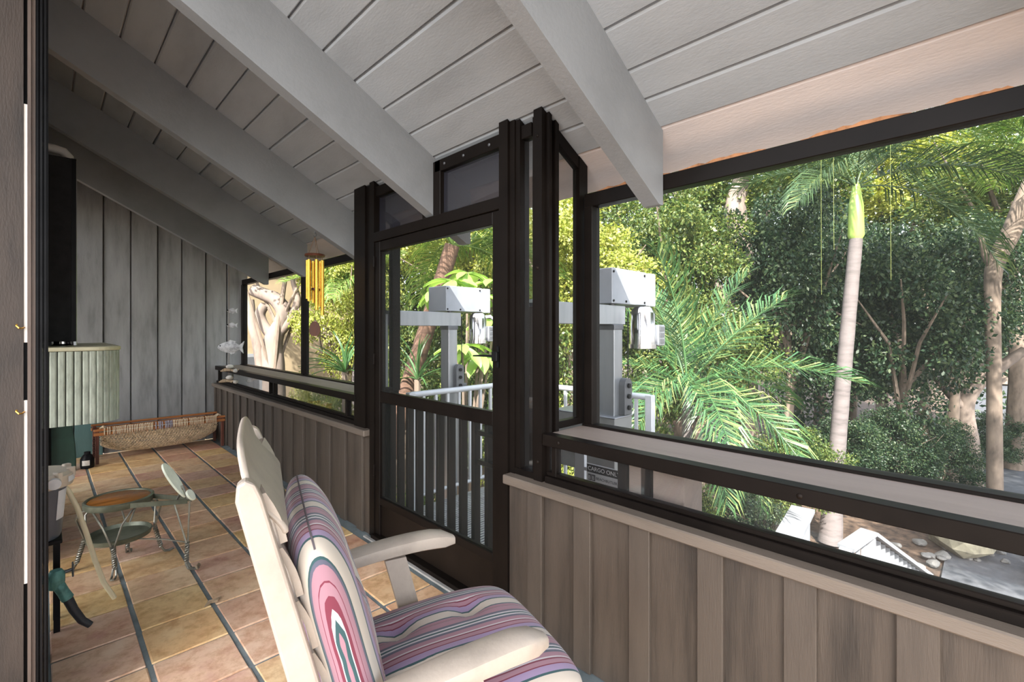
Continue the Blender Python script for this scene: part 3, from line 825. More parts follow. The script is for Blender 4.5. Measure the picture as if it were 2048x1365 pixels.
# foot plate on an iron bracket
br = MB(); bb = dn*(La-.02) + Vector((0,0,.438))
br.tube([bb - dn*.05, bb - dn*.02 + Vector((0,0,.055)), bb + Vector((-.01,.02,.085))], .007, 8)
br.tube([bb + dn*.02, bb + dn*.005 + Vector((0,0,.04)), bb + Vector((-.01,.02,.085))], .006, 8)
bk_o = br.build('plate_bracket', M['wire'], st, True)
def sole(L, W, t):
    P = []
    for k in range(28):
        a = 2*pi*k/28; x = cos(a)*L/2; wv = W/2*(1+.16*cos(a)) ; P.append((x, sin(a)*wv))
    return MB().prism(P, 2, -t/2, t/2)
ax = Vector((-.42, .30, .86)).normalized(); nr = Vector((.62, -.45, .0)); nr = (nr - ax*nr.dot(ax)).normalized(); sdv = nr.cross(ax)
R3 = Matrix((ax, sdv, nr)).transposed().to_4x4()
sole(.25, .085, .012).xf(Matrix.Translation(bb + ax*.135 + nr*.012) @ R3).build('foot_plate', M['footplate'], st, True)
sole(.075, .062, .012).xf(Matrix.Translation(bb + ax*.012 + nr*.03 + Vector((.012,-.01,0))) @ R3).build('heel_plate', M['footplate'], st, True)

# ------------------------------------------------------------------ filter canister, hose and spigot
FC = (-.035, 3.33, 0)
fc = thing('filter_canister', 'grey filter canister with cream clamp lid standing on a dark stand', 'canister', FC)
MB().lathe([(.0001,.46),(.098,.46),(.104,.475),(.125,.72),(.0001,.72)], 32).build('body', M['bucket'], fc, True)
ld = MB().lathe([(.128,.715),(.148,.720),(.152,.735),(.152,.775),(.143,.782),(.138,.790),(.0001,.80)], 32).build('lid', M['lid'], fc, True)
for a in (-.9, -.2, .5, 2.2, 3.2):
    mb = MB().box(.125, .157, -.012, .012, .752, .800, .003); mb.xf(Matrix.Rotation(a, 4, 'Z')); mb.build('clamp', M['lid'], ld)
mb = MB().lathe([(.0001,-.02),(.026,-.02),(.026,.012),(.0001,.016)], 14); mb.xf(Matrix.Translation((.075,-.145,.752)) @ Matrix.Rotation(pi/2, 4, 'X')); mb.build('drain_knob', M['paper'], ld, True)
mb = MB().grid(lambda a, b: ((.111+.012*b+.0015)*cos(-.75+.55*a), (.111+.012*b+.0015)*sin(-.75+.55*a), .555+.145*b), 6, 2)
mb.build('label_sticker', M['paper'], fc)
mb = MB().grid(lambda a, b: (.1535*cos(-.6+.5*a), .1535*sin(-.6+.5*a), .738+.028*b), 6, 1); mb.build('lid_sticker', M['paper'], ld)
for x, y in ((-.08,-.07), (.085,-.07), (-.08,.08), (.085,.08)):
    MB().box(x-.012, x+.012, y-.012, y+.012, 0, .45).build('stand_leg', M['black_metal'], fc)
MB().box(-.10, .105, -.09, .10, .44, .46, .003).build('stand_top', M['black_metal'], fc)
hs_ = MB().tube([(.108,.045,.70),(.13,.05,.66),(.165,.055,.56),(.20,.055,.42),(.235,.06,.26),(.272,.07,.12),(.318,.085,.012)], [.0115]*7, 10)
hs_.build('drain_hose', M['hose'], fc, True)
sp = thing('hose_spigot', 'green corroded tap with short black hose beside the canister', 'tap', (-.05, 3.10, 0))
MB().tube([(-.25,0,.335),(.06,0,.335),(.10,0,.325)], .020, 10).build('pipe', M['patina'], sp, True)
MB().lathe([(.0001,-.045),(.026,-.045),(.032,-.02),(.032,.02),(.022,.04),(.0001,.04)], 14, (.095,0,.325)).build('valve_body', M['patina'], sp, True)
mb = MB().tube([(.10,0,.34),(.14,.01,.345),(.155,.012,.345)], .008, 8); mb.box(.15,.157,-.012,.035,.315,.375,.003); mb.build('handle', M['steel'], sp)
MB().tube([(.10,-.005,.30),(.12,-.01,.255),(.135,-.012,.22)], [.024,.022,.024], 10).build('coupling', M['patina'], sp, True)
MB().tube([(.133,-.012,.225),(.155,-.012,.16),(.185,-.012,.095),(.215,-.012,.06)], [.02,.018,.017,.015], 10).build('hose_end', M['rubber'], sp, True)
MB().tube([(-.02,0,0),(-.02,0,.335)], .016, 8).build('riser', M['patina'], sp, True)

# ------------------------------------------------------------------ bar counter, black cabinet
bc = thing('bar_counter', 'wall-hung ribbed grey counter with a cream top at the left', 'counter', (XL+.004, 4.2, .875))
cw, cl, chh, cr = .622, 1.35, .485, .14
def outline(e):
    P = [(0, -e)]
    for k in range(9):
        a = -pi/2 + pi/2*k/8; P.append((cw-cr+(cr+e)*cos(a), cr+(cr+e)*sin(a)))
    P += [(cw+e, cl), (0, cl)]
    return P
MB().prism(outline(-.001), 2, 0, chh).build('cabinet_body', M['rib_gap'], bc)
MB().prism(outline(.018), 2, chh, chh+.026).build('counter_top', M['counter_top'], bc)
b_ = bc.children[-1].modifiers.new('b', 'BEVEL'); b_.width = .006; b_.segments = 2; b_.limit_method = 'ANGLE'
path = []; x = 0.02
while x < cw-cr: path.append((x, 0, -pi/2)); x += .039
for k in range(0, 7): a = -pi/2 + pi/2*k/6.2; path.append((cw-cr+cr*cos(a), cr+cr*sin(a), a))
y = cr + .03
while y < cl-.02: path.append((cw, y, 0)); y += .039
ribm = MB()
P = [(-.004,-.0175), (.006,-.016), (.0095,-.009), (.0095,.009), (.006,.016), (-.004,.0175)]
ribm.prism(P, 2, .002, chh-.002); ribme = ribm.mesh('rib', M['rib'])
for x, y, a in path: link('rib', ribme, bc, (x, y, 0), (0, 0, a))
bkx = thing('black_cabinet', 'tall black box standing on the ribbed counter', 'cabinet', (XL+.05, 4.62, 1.386))
MB().box(0, .355, 0, .5, .03, 1.34, .004).build('body', M['black_box'], bkx)
MB().box(.355, .375, .004, .5, .0, 1.33, .003).build('edge_strip', M['silver_edge'], bkx)
MB().box(.346, .372, -.004, .004, .03, 1.34).build('corner_trim', M['black_metal'], bkx)
for x in (.16, .22): MB().box(x, x+.025, .02, .3, 0, .032).build('foot', M['black_metal'], bkx)
MB().lathe([(.0001,0),(.055,0),(.052,.006),(.045,.012),(.045,.031),(.0001,.031)], 20, (.30, .12, 0)).build('round_foot', M['chrome'], bkx, True)
MB().tube([(.18,.2,1.44),(.26,.2,1.44),(.31,.2,1.43),(.335,.2,1.40),(.34,.2,1.34)], .032, 12).build('pipe_elbow', M['white_strip'], bkx, True)
MB().box(.10,.20,.12,.26,1.34,1.43,.01).build('pipe_clamp', M['black_metal'], bkx)

# ------------------------------------------------------------------ far end: green board, rope bench, chain, jar
gbo = thing('green_board', 'dark green rounded board leaning at the far wall below the counter', 'board', (0, 6.85, 0))
P = [(-.22, .0), (.255, .0)] + [(.255-.12*(k/8)**2, .1+.75*k/8) for k in range(9)] + [(-.22, .86)]
mb = MB().prism(P, 1, -.02, .02); mb.xf(Matrix.Rotation(radians(-6), 4, 'X') @ Matrix.Translation((0,.02,0.0))); mb.build('panel', M['darkgreen'], gbo)
b_ = gbo.children[-1].modifiers.new('b', 'BEVEL'); b_.width = .01; b_.segments = 2
MB().tube([(.03,-.035,.02),(.03,.02,.5),(.03,.035,.62)], [.034,.034,.012], 10).build('strap', M['black_metal'], gbo, True)

RB = (.43, 6.98, 0)
rb = thing('rope_bench', 'low wooden bench frame slung with woven rope seat against the far wall', 'bench', RB)
BL, BD = 1.22, .40
for y, nm in ((0, 0), (BD, 1)):
    MB().box(-.03, BL+.03, y-.016, y+.016, .318, .352, .004).build('long_rail', M['bench_wood'], rb)
    MB().box(-.03, BL+.03, y-.012, y+.012, .366, .392, .004).build('upper_rail', M['bench_wood'], rb)
for x in (.0, BL): 
    MB().box(x-.018, x+.018, 0, BD, .322, .348, .003).build('end_rail', M['bench_dark'], rb)
    for y in (0.004, BD-.004): MB().box(x-.016, x+.016, y-.014, y+.014, 0, .372, .003).build('leg', M['bench_dark'], rb)
wm = MB().tube([(0,-.019,.322), (0,-.021,.36), (0,-.015,.397), (0,0,.402), (0,.016,.396)], .0052, 5).mesh('rope_wrap', M['rope'], True)
wm2 = wm.copy(); wm2.materials.clear(); wm2.materials.append(M['rope_blue'])
rr = random.Random(5); x = .06
while x < BL-.06:
    if rr.random() < .86: link('rope_wrap', wm2 if .50 < x < .68 else wm, rb, (x, 0, rr.uniform(-.002,.002)), (0, 0, rr.uniform(-.1,.1)))
    x += .0155
def belly(x, q):
    """cross section of the hanging rope seat; q from front rail (0) to rear rail (1)"""
    dip = .275*(1-abs(2*x/BL-1)**4)*.55 + .12
    y = .02 + (BD-.04)*q; z = .335 - dip*(1-abs(2*q-1)**2.6)
    return Vector((x, y + .03*sin(pi*q), max(.035, z)))
nm_ = MB()
NX, NQ = 74, 34
for i in range(NX+1):
    x = .05 + (BL-.10)*i/NX
    nm_.tube([belly(x, q/NQ) + Vector((.006*(1 if (q+i) % 2 else -1), 0, 0)) for q in range(NQ+1)], .0048, 4, False)
for q in range(1, NQ):
    nm_.tube([belly(.05+(BL-.10)*i/30, q/NQ) + Vector((0, 0, -.003 if q % 2 else .003)) for i in range(31)], .0046, 4, False)
ns = nm_.build('rope_seat', M['rope'], rb); ns['kind'] = 'stuff'
for x, s in ((.02, 1), (BL-.02, -1)):
    mb = MB()
    for k in range(5):
        mb.tube([(x, -.01, .40), (x+s*.03, -.01+.006*k, .412+.01*sin(k*2)), (x+s*(.05+.012*k), -.012+.01*k, .39-.004*k)], .006, 5)
    mb.build('rope_knot', M['rope'], rb, True)
mb = MB()
for k in range(9):
    z = .30 - .026*k; n_ = 10
    pts = [Vector((-.028 + (.008*cos(2*pi*t/n_) if k % 2 else 0), -.02 + (0 if k % 2 else .008*cos(2*pi*t/n_)), z + .017*sin(2*pi*t/n_))) for t in range(n_+1)]
    mb.tube(pts, .0028, 5, False)
mb.build('chain', M['black_metal'], rb)
jr = thing('dark_jar', 'small dark jar with a cream label by the rope bench leg', 'jar', (.345, 6.90, 0))
MB().lathe([(.0001,0),(.055,0),(.06,.02),(.06,.10),(.04,.14),(.028,.15),(.028,.175),(.0001,.178)], 16).build('glass_body', M['black_metal'], jr, True)
mb = MB().grid(lambda a, b: (.061*cos(-2.4+1.1*a), .061*sin(-2.4+1.1*a), .035+.055*b), 6, 1); mb.build('jar_label', M['shell'], jr)

# ------------------------------------------------------------------ wind chime
WC = Vector((1.555, 3.82, zb(1.555)))
wc = thing('wind_chime', 'golden tube wind chime hanging from a rafter by the door', 'wind chime', WC)
MB().tube([(0,0,.012),(0,0,-.012),(.011,0,-.022),(.013,0,-.036),(0,0,-.046),(-.012,0,-.036)], .0032, 6).build('hook', M['steel'], wc, True)
for k in range(3):
    a = .4 + 2*pi*k/3
    MB().tube([(0,0,-.044), (.05*cos(a), .05*sin(a), -.188)], .0022, 5).build('cord', M['cord'], wc)
MB().lathe([(.0001,-.205),(.074,-.205),(.078,-.196),(.074,-.186),(.0001,-.186)], 24).build('top_disc', M['chime_wood'], wc, True)
for k in range(6):
    a = .36 + 2*pi*k/6; r_ = .058; L = (.37, .34, .31, .33, .40, .44)[k]
    t_ = MB().tube([(r_*cos(a), r_*sin(a), -.235), (r_*cos(a), r_*sin(a), -.235-L)], .0135, 12).build('chime_tube', M['brass'], wc, True)
    MB().tube([(r_*cos(a), r_*sin(a), -.20), (r_*cos(a), r_*sin(a), -.24)], .0018, 4).build('cord', M['cord'], t_)
MB().tube([(0,0,-.2), (0,0,-.74)], .0018, 4).build('cord', M['cord'], wc)
MB().lathe([(.0001,-.475),(.026,-.475),(.028,-.466),(.026,-.457),(.0001,-.457)], 16).build('striker', M['chime_wood'], wc, True)
P = [(.043*(abs(sin(a))**.8)*(1 if sin(a) > 0 else -1)*(1-.16*cos(a)), -.785 + .060*cos(a)) for a in [2*pi*k/24 for k in range(24)]]
mb = MB().prism(P, 1, -.006, .006); mb.xf(Matrix.Rotation(-YAW, 4, 'Z')); mb.build('wind_sail', M['chime_wood'], wc, True)

# ------------------------------------------------------------------ fish mobile
FM = Vector((1.615, 6.54, 0))
fm = thing('fish_mobile', 'hanging string of grey fish, shells and driftwood in the far corner', 'mobile', (FM.x, FM.y, 2.17))
def dz(py): return hz(py, FM.x*sin(YAW)+FM.y*cos(YAW)) - 2.17
MB().tube([(0,0,zc(FM.x)-2.17-.01), (0,0,dz(765))], .0022, 5).build('string', M['cord'], fm)
cr_ = Vector((cos(YAW), -sin(YAW), 0))     # direction across the view
def fish(c, L, hgt, name, flip=1):
    mb = MB(); n_ = 14; rings = []
    for i in range(n_+1):
        a = i/n_; x = (a-.5)*L*.78
        r_ = hgt/2*(sin(pi*min(1, a*.93+.03))**.75)
        rings.append((x, max(.006, r_)))
    for (x, r_) in rings:
        for q in range(10):
            t = 2*pi*q/10; mb.v.append((x*flip, .34*r_*cos(t), r_*sin(t)))
    for i in range(n_):
        for q in range(10):
            q2 = (q+1) % 10; mb.f.append((i*10+q, i*10+q2, (i+1)*10+q2, (i+1)*10+q))
    Rz = Matrix.Translation(c) @ Matrix.Rotation(math.atan2(cr_.y, cr_.x), 4, 'Z')
    b0 = mb.xf(Rz).build(name, M['fish'], fm, True)
    t_ = MB().prism([(flip*L*.30, .012), (flip*L*.5, hgt*.52), (flip*L*.44, 0), (flip*L*.47, -hgt*.52), (flip*L*.30, -.012)], 1, -.006, .006).xf(Rz).build('tail_fin', M['fish'], b0)
    MB().prism([(-flip*L*.12, hgt*.38), (flip*L*.02, hgt*.62), (flip*L*.22, hgt*.50), (flip*L*.18, hgt*.22)], 1, -.005, .005).xf(Rz).build('back_fin', M['fish'], b0)
    MB().prism([(-flip*L*.02, -hgt*.36), (flip*L*.06, -hgt*.60), (flip*L*.22, -hgt*.46), (flip*L*.14, -hgt*.25)], 1, -.005, .005).xf(Rz).build('belly_fin', M['fish'], b0)
    MB().lathe([(.0001,-.01),(.007,-.006),(.007,.006),(.0001,.01)], 8, (-flip*L*.29, -.012, hgt*.12)).xf(Rz).build('eye', M['black_metal'], b0)
fish(Vector((.006,0,dz(695))), .365, .145, 'fish_body')
fish(Vector((.03,0,dz(622))), .15, .058, 'small_fish_body'); fish(Vector((.03,0,dz(651))), .155, .056, 'small_fish_body')
for py, dx in ((741, .0), (763, -.02)):
    c = Vector((0,0,dz(py)))
    for k in range(3):
        o_ = cr_*(dx-.10+.02*k); o2 = cr_*(dx+.12-.03*k)
        MB().tube([c+o_+Vector((0,0,.012*k-.01)), c+cr_*dx+Vector((0,.01,.006*k)), c+o2+Vector((0,0,.006-.01*k))], [.010,.014,.008], 7).build('driftwood_stick', M['drift'], fm, True)
    bmS = bmesh.new(); bmesh.ops.create_icosphere(bmS, subdivisions=2, radius=.036)
    mb = MB().addbm(bmS); mb.xf(Matrix.Translation(c + cr_*.01 + Vector((0,0,.045))) @ Matrix.Diagonal((1.2,1,.75,1))); mb.build('shell', M['shell'], fm, True)
    bmS = bmesh.new(); bmesh.ops.create_icosphere(bmS, subdivisions=1, radius=.03)
    mb = MB().addbm(bmS); mb.xf(Matrix.Translation(c + cr_*.08 + Vector((0,-.01,-.006))) @ Matrix.Diagonal((1.1,.8,.9,1))); mb.build('shell', M['shell'], fm, True)
# small dried leaves on the tiles
for k, (x, y, a, s, lb) in enumerate(((.665, 2.98, .3, 1, 'thin brown twig lying on the grout in front of the stool'), (.70, 3.50, 1.2, .9, 'curled dark leaf beside the stool foot'))):
    o = MB().tube([(-.05*s,0,.012),(-.02*s,.012,.02),(.015*s,.004,.014),(.045*s,.012,.018)], [.003,.010*s,.012*s,.002], 6).build('dry_leaf', M['drift'], None, True, (x, y, .0), (0, 0, a))
    tag(o, lb, 'leaf')

# ================================================================== outdoors
GZ = -2.5
gr = MB().grid(lambda a, b: (-30+100*a, -40+90*b, GZ-.04), 2, 2).build('ground', M['mulch']); tag(gr, 'brown leaf littered ground around the trees', 'ground', kind='structure')
dv = MB().box(8.2, 60, -9, .55, GZ-.04, GZ+.01).build('driveway', M['drive']); tag(dv, 'grey shaded driveway running away at the far right', 'driveway', kind='structure')
pth = MB().box(-14, 8.2, -16, -1.9, GZ-.04, GZ+.015).build('bounce_yard', painted('pale_bounce_paving', (.27,.27,.275), .1, 3, .9)); tag(pth, 'unseen pale yard added to bounce light up into the porch', 'paving', kind='structure')  # unseen pale ground added to bounce sunlight up to the ceiling

def rock(loc, s, mat, seed, label, group):
    bm = bmesh.new(); bmesh.ops.create_icosphere(bm, subdivisions=2, radius=1.0); r_ = random.Random(seed)
    ax_ = [Vector((r_.uniform(-1,1), r_.uniform(-1,1), r_.uniform(-1,1))).normalized() for _ in range(7)]
    for v in bm.verts:
        for a in ax_:
            d = v.co.dot(a)
            if d > .62: v.co -= a*(d-.62)*.8
        v.co = Vector((v.co.x*s[0], v.co.y*s[1], v.co.z*s[2]))
    o = MB().addbm(bm).build('rock', M[mat], None, False, loc, (0, 0, r_.uniform(0, 6)))
    tag(o, label, 'rock', group); return o
x, y = spot(1918, 8.6); rock((x, y, GZ+.18), (.62,.5,.34), 'rock', 1, 'largest mossy boulder at the driveway edge', 'rocks along the driveway')
x, y = spot(2030, 8.9); rock((x, y, GZ+.14), (.5,.42,.26), 'rock', 2, 'mossy boulder at the right edge of the picture', 'rocks along the driveway')
for k in range(26):
    px = 1775 + k*9.5 + random.uniform(-4, 4); d = 8.35 + random.uniform(-.45, .55) + .0006*(px-1775)
    x, y = spot(px, d); s = random.uniform(.05, .14)
    rock((x, y, GZ+.03), (s, s*random.uniform(.7, 1.1), s*.6), 'pebble', 20+k, 'small pale stone in the border by the driveway', 'small border stones')

# white stair railings
def stair_rail(name, label, A, B, C, w_=.12):
    A, B, C = Vector(A), Vector(B), Vector(C)
    r = thing(name, label, 'railing', (A.x, A.y, GZ)); o_ = Vector((A.x, A.y, GZ))
    def cap(p, q):
        d = (q-p).normalized(); sd_ = Vector((0,0,1)).cross(d).normalized(); up = d.cross(sd_)*-1
        up = sd_.cross(d) if sd_.cross(d).z < 0 else d.cross(sd_)
        if up.z < 0: up = -up
        V = []
        for P_ in (p, q):
            for s1, s2 in ((-1,0),(1,0),(1,1),(-1,1)): V.append(tuple(P_ + sd_*s1*w_ + up*s2*.04 - o_))
        MB().add(V, [(0,1,2,3),(7,6,5,4),(0,4,5,1),(1,5,6,2),(2,6,7,3),(3,7,4,0)]).build('cap_board', M['rail_white'], r)
        n_ = max(2, int((q-p).length/.13))
        for k in range(n_+1):
            c = p.lerp(q, k/n_) - o_
            MB().box(c.x-.02, c.x+.02, c.y-.02, c.y+.02, max(.0, c.z-.95), c.z).build('baluster', M['rail_white'], r)
    cap(A, B)
    if (C-B).length > .01: cap(B, C)
    for p in (A, B):
        c = p - o_; MB().box(c.x-.06, c.x+.06, c.y-.06, c.y+.06, 0, c.z+.02, .005).build('newel_post', M['rail_white'], r)
def P3(px, py, d): return (*spot(px, d), hz(py, d))
stair_rail('stair_railing', 'weathered white stair railing in front of the tall palm trunk', P3(1606, 1022, 5.6), P3(1560, 1110, 4.6), P3(1560, 1110, 4.6), .12)
stair_rail('stair_railing', 'weathered white peaked stair railing to the right of the tall palm trunk', P3(1692, 1100, 5.3), P3(1738, 1068, 5.6), P3(1850, 1150, 6.4), .085)

# ---------------- palms
def frond_mesh(name, L, droop, nl, leafL, mat, width=.028, hang=.35, seed=0):
    r_ = random.Random(seed); mb = MB()
    def rp(t): return Vector((L*(t - .10*droop*t*t), 0, L*(.22*t - droop*.62*t*t)))
    rc = [rp(k/12) for k in range(13)]
    mb.tube(rc, [.016*(1-.75*k/12) for k in range(13)], 5)
    for i in range(nl):
        t = .14 + .86*i/(nl-1); p = rp(t); tn = (rp(min(1, t+.02))-rp(t-.02)).normalized(); up = Vector((0,1,0)).cross(tn)*-1
        if up.z < 0: up = -up
        ll = r_.uniform(.85, 1.12)*leafL*(.55 + .55*sin(pi*min(1, t*.85+.12)))*(1 if t < .93 else .8)
        for s in (-1, 1):
            fw = .45 + .55*t + r_.uniform(-.18, .18)
            d0 = (Vector((0, s, 0))*(1.0-.35*t) + tn*fw + up*(.30 + r_.uniform(-.25, .35))).normalized()
            d1 = (d0 + Vector((0,0,-1))*(hang + r_.uniform(0,.5)) + tn*.1).normalized()
            wv = width*r_.uniform(.8, 1.2)*.5
            sidev = tn.cross(d0).normalized().cross(d0).normalized()
            a = p; b = p + d0*ll*.55; c = b + d1*ll*.5
            q = sidev*wv
            mb.add([a-q*.4, a+q*.4, b+q, b-q, c], [(0,1,2,3),(3,2,4)])
    me = bpy.data.meshes.new(name); me.from_pydata(mb.v, [], mb.f); me.materials.append(mat); me.update()
    return me
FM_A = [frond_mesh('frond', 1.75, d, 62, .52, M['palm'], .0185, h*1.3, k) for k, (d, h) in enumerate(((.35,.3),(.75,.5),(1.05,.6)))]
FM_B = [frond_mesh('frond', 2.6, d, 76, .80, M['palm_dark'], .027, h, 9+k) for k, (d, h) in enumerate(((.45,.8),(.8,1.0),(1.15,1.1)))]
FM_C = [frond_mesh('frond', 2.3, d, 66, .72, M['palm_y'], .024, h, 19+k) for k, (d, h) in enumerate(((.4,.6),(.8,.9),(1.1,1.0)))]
def palm(name, label, base, top, r0, r1, fronds, meshes, bark='palm_bark', shaft=0.0):
    base, top = Vector(base), Vector(top); r = thing(name, label, 'palm tree', base)
    mid = base.lerp(top, .5) + Vector((.06*(top.z-base.z)*.2, .04, 0)); n_ = 16
    pts = []; rad = []
    for k in range(n_+1):
        t = k/n_; p = base*(1-t)**2 + mid*2*t*(1-t) + top*t*t - base
        pts.append(p); rad.append((r0+(r1-r0)*t)*(1.35-.35*min(1, t*6))*(1+.03*(k % 2)))
    MB().tube(pts, rad, 12).build('trunk', M[bark], r, True)
    tp = top - base
    if shaft > 0:
        MB().tube([tp-Vector((0,0,.02)), tp+Vector((0,0,.06)), tp+Vector((0,0,shaft*.6)), tp+Vector((0,0,shaft))], [r1*.9, r1*1.25, r1*1.1, r1*.5], 12).build('crownshaft', M['crownshaft'], r, True)
        tp = tp + Vector((0,0,shaft*.93))
    for (az, el, mi, sc) in fronds:
        o = link('frond', meshes[mi], r, tp, (0, -radians(el), radians(az))); o.scale = (sc, sc, sc)
    return r
def fan(n, seed, lo=-5, hi=70, sc=(.85, 1.1)):
    r_ = random.Random(seed); out = []
    for k in range(n):
        el = r_.uniform(lo, hi); out.append((360*k/n*1.0 + r_.uniform(-14, 14), el, 0 if el > 45 else (1 if el > 15 else 2), r_.uniform(*sc)))
    return out
vr = math.degrees(math.atan2(-sin(YAW), cos(YAW)))   # azimuth of "to the right" seen from the porch
x, y = spot(1372, 6.0)
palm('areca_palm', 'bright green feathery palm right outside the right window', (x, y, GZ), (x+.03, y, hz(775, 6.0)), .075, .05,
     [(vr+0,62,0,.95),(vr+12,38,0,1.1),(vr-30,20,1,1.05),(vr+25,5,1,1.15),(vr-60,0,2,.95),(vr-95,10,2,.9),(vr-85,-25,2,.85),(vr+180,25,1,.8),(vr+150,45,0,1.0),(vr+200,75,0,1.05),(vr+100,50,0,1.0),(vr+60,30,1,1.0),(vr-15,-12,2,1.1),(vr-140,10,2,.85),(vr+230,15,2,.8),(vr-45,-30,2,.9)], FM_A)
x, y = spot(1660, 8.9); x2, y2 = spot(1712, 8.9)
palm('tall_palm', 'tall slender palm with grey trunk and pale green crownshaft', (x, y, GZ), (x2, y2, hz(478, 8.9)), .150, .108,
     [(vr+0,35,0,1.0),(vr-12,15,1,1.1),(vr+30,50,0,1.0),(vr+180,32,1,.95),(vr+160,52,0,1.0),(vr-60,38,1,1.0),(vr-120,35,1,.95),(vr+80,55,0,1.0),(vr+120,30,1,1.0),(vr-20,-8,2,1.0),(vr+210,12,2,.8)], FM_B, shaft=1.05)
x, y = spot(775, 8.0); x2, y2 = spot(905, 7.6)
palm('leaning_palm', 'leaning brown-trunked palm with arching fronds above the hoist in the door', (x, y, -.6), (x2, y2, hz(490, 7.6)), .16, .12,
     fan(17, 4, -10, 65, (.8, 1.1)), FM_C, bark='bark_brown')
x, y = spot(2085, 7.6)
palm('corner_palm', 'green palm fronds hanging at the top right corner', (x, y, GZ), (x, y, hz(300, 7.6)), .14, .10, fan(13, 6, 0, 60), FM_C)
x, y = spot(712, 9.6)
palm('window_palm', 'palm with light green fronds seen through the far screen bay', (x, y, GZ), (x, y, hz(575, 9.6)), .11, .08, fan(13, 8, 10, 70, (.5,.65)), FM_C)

# ---------------- broad-leaved shrub outside the door
def bigleaf():
    mb = MB(); n_ = 7
    def fn(a, b):
        wv = .075*(sin(pi*(a**1.5)*.92+.06)**.8); return ((.02+.36*a), (2*b-1)*wv, .05*a - .16*a*a - .03*(1-abs(2*b-1)))
    mb.grid(fn, n_, 4); me = bpy.data.meshes.new('leaf'); me.from_pydata(mb.v, [], mb.f); me.materials.append(M['bigleaf']); me.update()
    me.polygons.foreach_set('use_smooth', [True]*len(me.polygons)); return me
BLM = bigleaf()
x, y = spot(930, 6.6); pb_ = thing('broad_leaf_shrub', 'shrub with large pale green paddle leaves behind the door hoist', 'shrub', (x, y, GZ))
rr = random.Random(12)
for (px, py, d) in ((905,560,6.7),(968,590,6.5),(935,545,6.9),(990,640,6.4),(925,690,6.2),(965,705,6.4),(875,575,6.8),(990,560,6.8)):
    qx, qy = spot(px, d); q = Vector((qx-x, qy-y, hz(py, d)-GZ))
    MB().tube([(0,0,0), (q.x*.4, q.y*.4, q.z*.6), q], [.03,.022,.014], 6).build('stem', M['bark'], pb_, True)
    for k in range(9):
        a = 2*pi*k/9 + rr.uniform(-.2,.2)
        o = link('leaf', BLM, pb_, q, (rr.uniform(-.3,.3), rr.uniform(-.1,.6), a)); s = rr.uniform(.85, 1.15); o.scale = (s, s, s)
# spiky agave-like plants
def sword():
    mb = MB(); mb.grid(lambda a, b: (.75*a, (2*b-1)*.028*(1-a)**.6*(.5+a if a < .5 else 1), .25*a-.35*a*a-.012*(1-abs(2*b-1))), 6, 2)
    me = bpy.data.meshes.new('sword_leaf'); me.from_pydata(mb.v, [], mb.f); me.materials.append(M['palm']); me.update(); return me
SWD = sword()
for (px, py, d, lb) in ((835,760,7.4,'spiky sword-leaved plant behind the hoist mast in the door'),(690,745,8.2,'spiky sword-leaved plant at the right of the far screen bay')):
    x, y = spot(px, d); z = hz(py, d); pl = thing('spiky_plant', lb, 'plant', (x, y, GZ), group='spiky plants')
    MB().tube([(0,0,0),(0,0,z-GZ)], .05, 7).build('stem', M['bark'], pl, True)
    for k in range(26):
        o = link('sword_leaf', SWD, pl, (0,0,z-GZ), (0, -radians(rr.uniform(-5, 80)), rr.uniform(0, 6.28)))

# ---------------- leafy trees
def crown_mesh(name, n, clumps, mat, leaf, seed, flat=1.0):
    g = np.random.default_rng(seed)
    c = g.normal(size=(clumps, 3)); c /= np.linalg.norm(c, axis=1)[:, None]; c *= (g.uniform(.35, .88, (clumps, 1)))
    cr2 = g.uniform(.16, .30, clumps)
    idx = g.integers(0, clumps, n)
    d = g.normal(size=(n, 3)); d /= np.linalg.norm(d, axis=1)[:, None]
    p = c[idx] + d*(cr2[idx]*g.uniform(.45, 1.0, n))[:, None]*np.array([1, 1, .75])
    p[:, 2] *= flat
    ax_ = d*.6 + g.normal(size=(n, 3))*.6; ax_[:, 2] -= .25; ax_ /= np.linalg.norm(ax_, axis=1)[:, None]
    nn = g.normal(size=(n, 3)); nn[:, 2] += .9
    sd_ = np.cross(ax_, nn); sd_ /= (np.linalg.norm(sd_, axis=1)[:, None]+1e-9)
    s = leaf*g.uniform(.6, 1.3, n)[:, None]
    V = np.empty((n, 4, 3)); V[:, 0] = p; V[:, 1] = p+ax_*s*.5+sd_*s*.28; V[:, 2] = p+ax_*s; V[:, 3] = p+ax_*s*.5-sd_*s*.28
    me = bpy.data.meshes.new(name); me.vertices.add(4*n); me.vertices.foreach_set('co', V.reshape(-1))
    me.loops.add(4*n); me.loops.foreach_set('vertex_index', np.arange(4*n, dtype=np.int32))
    me.polygons.add(n); me.polygons.foreach_set('loop_start', np.arange(0, 4*n, 4, dtype=np.int32))
    me.update(calc_edges=True); me.materials.append(mat); return me
CM = {}
for key, mat in (('y','leaf_y'), ('m','leaf_m'), ('d','leaf_d')):
    CM[key] = [crown_mesh('foliage', 26000, 64, M[mat], .042, 11*k+len(key)+ord(key), 1.0) for k in range(2)]
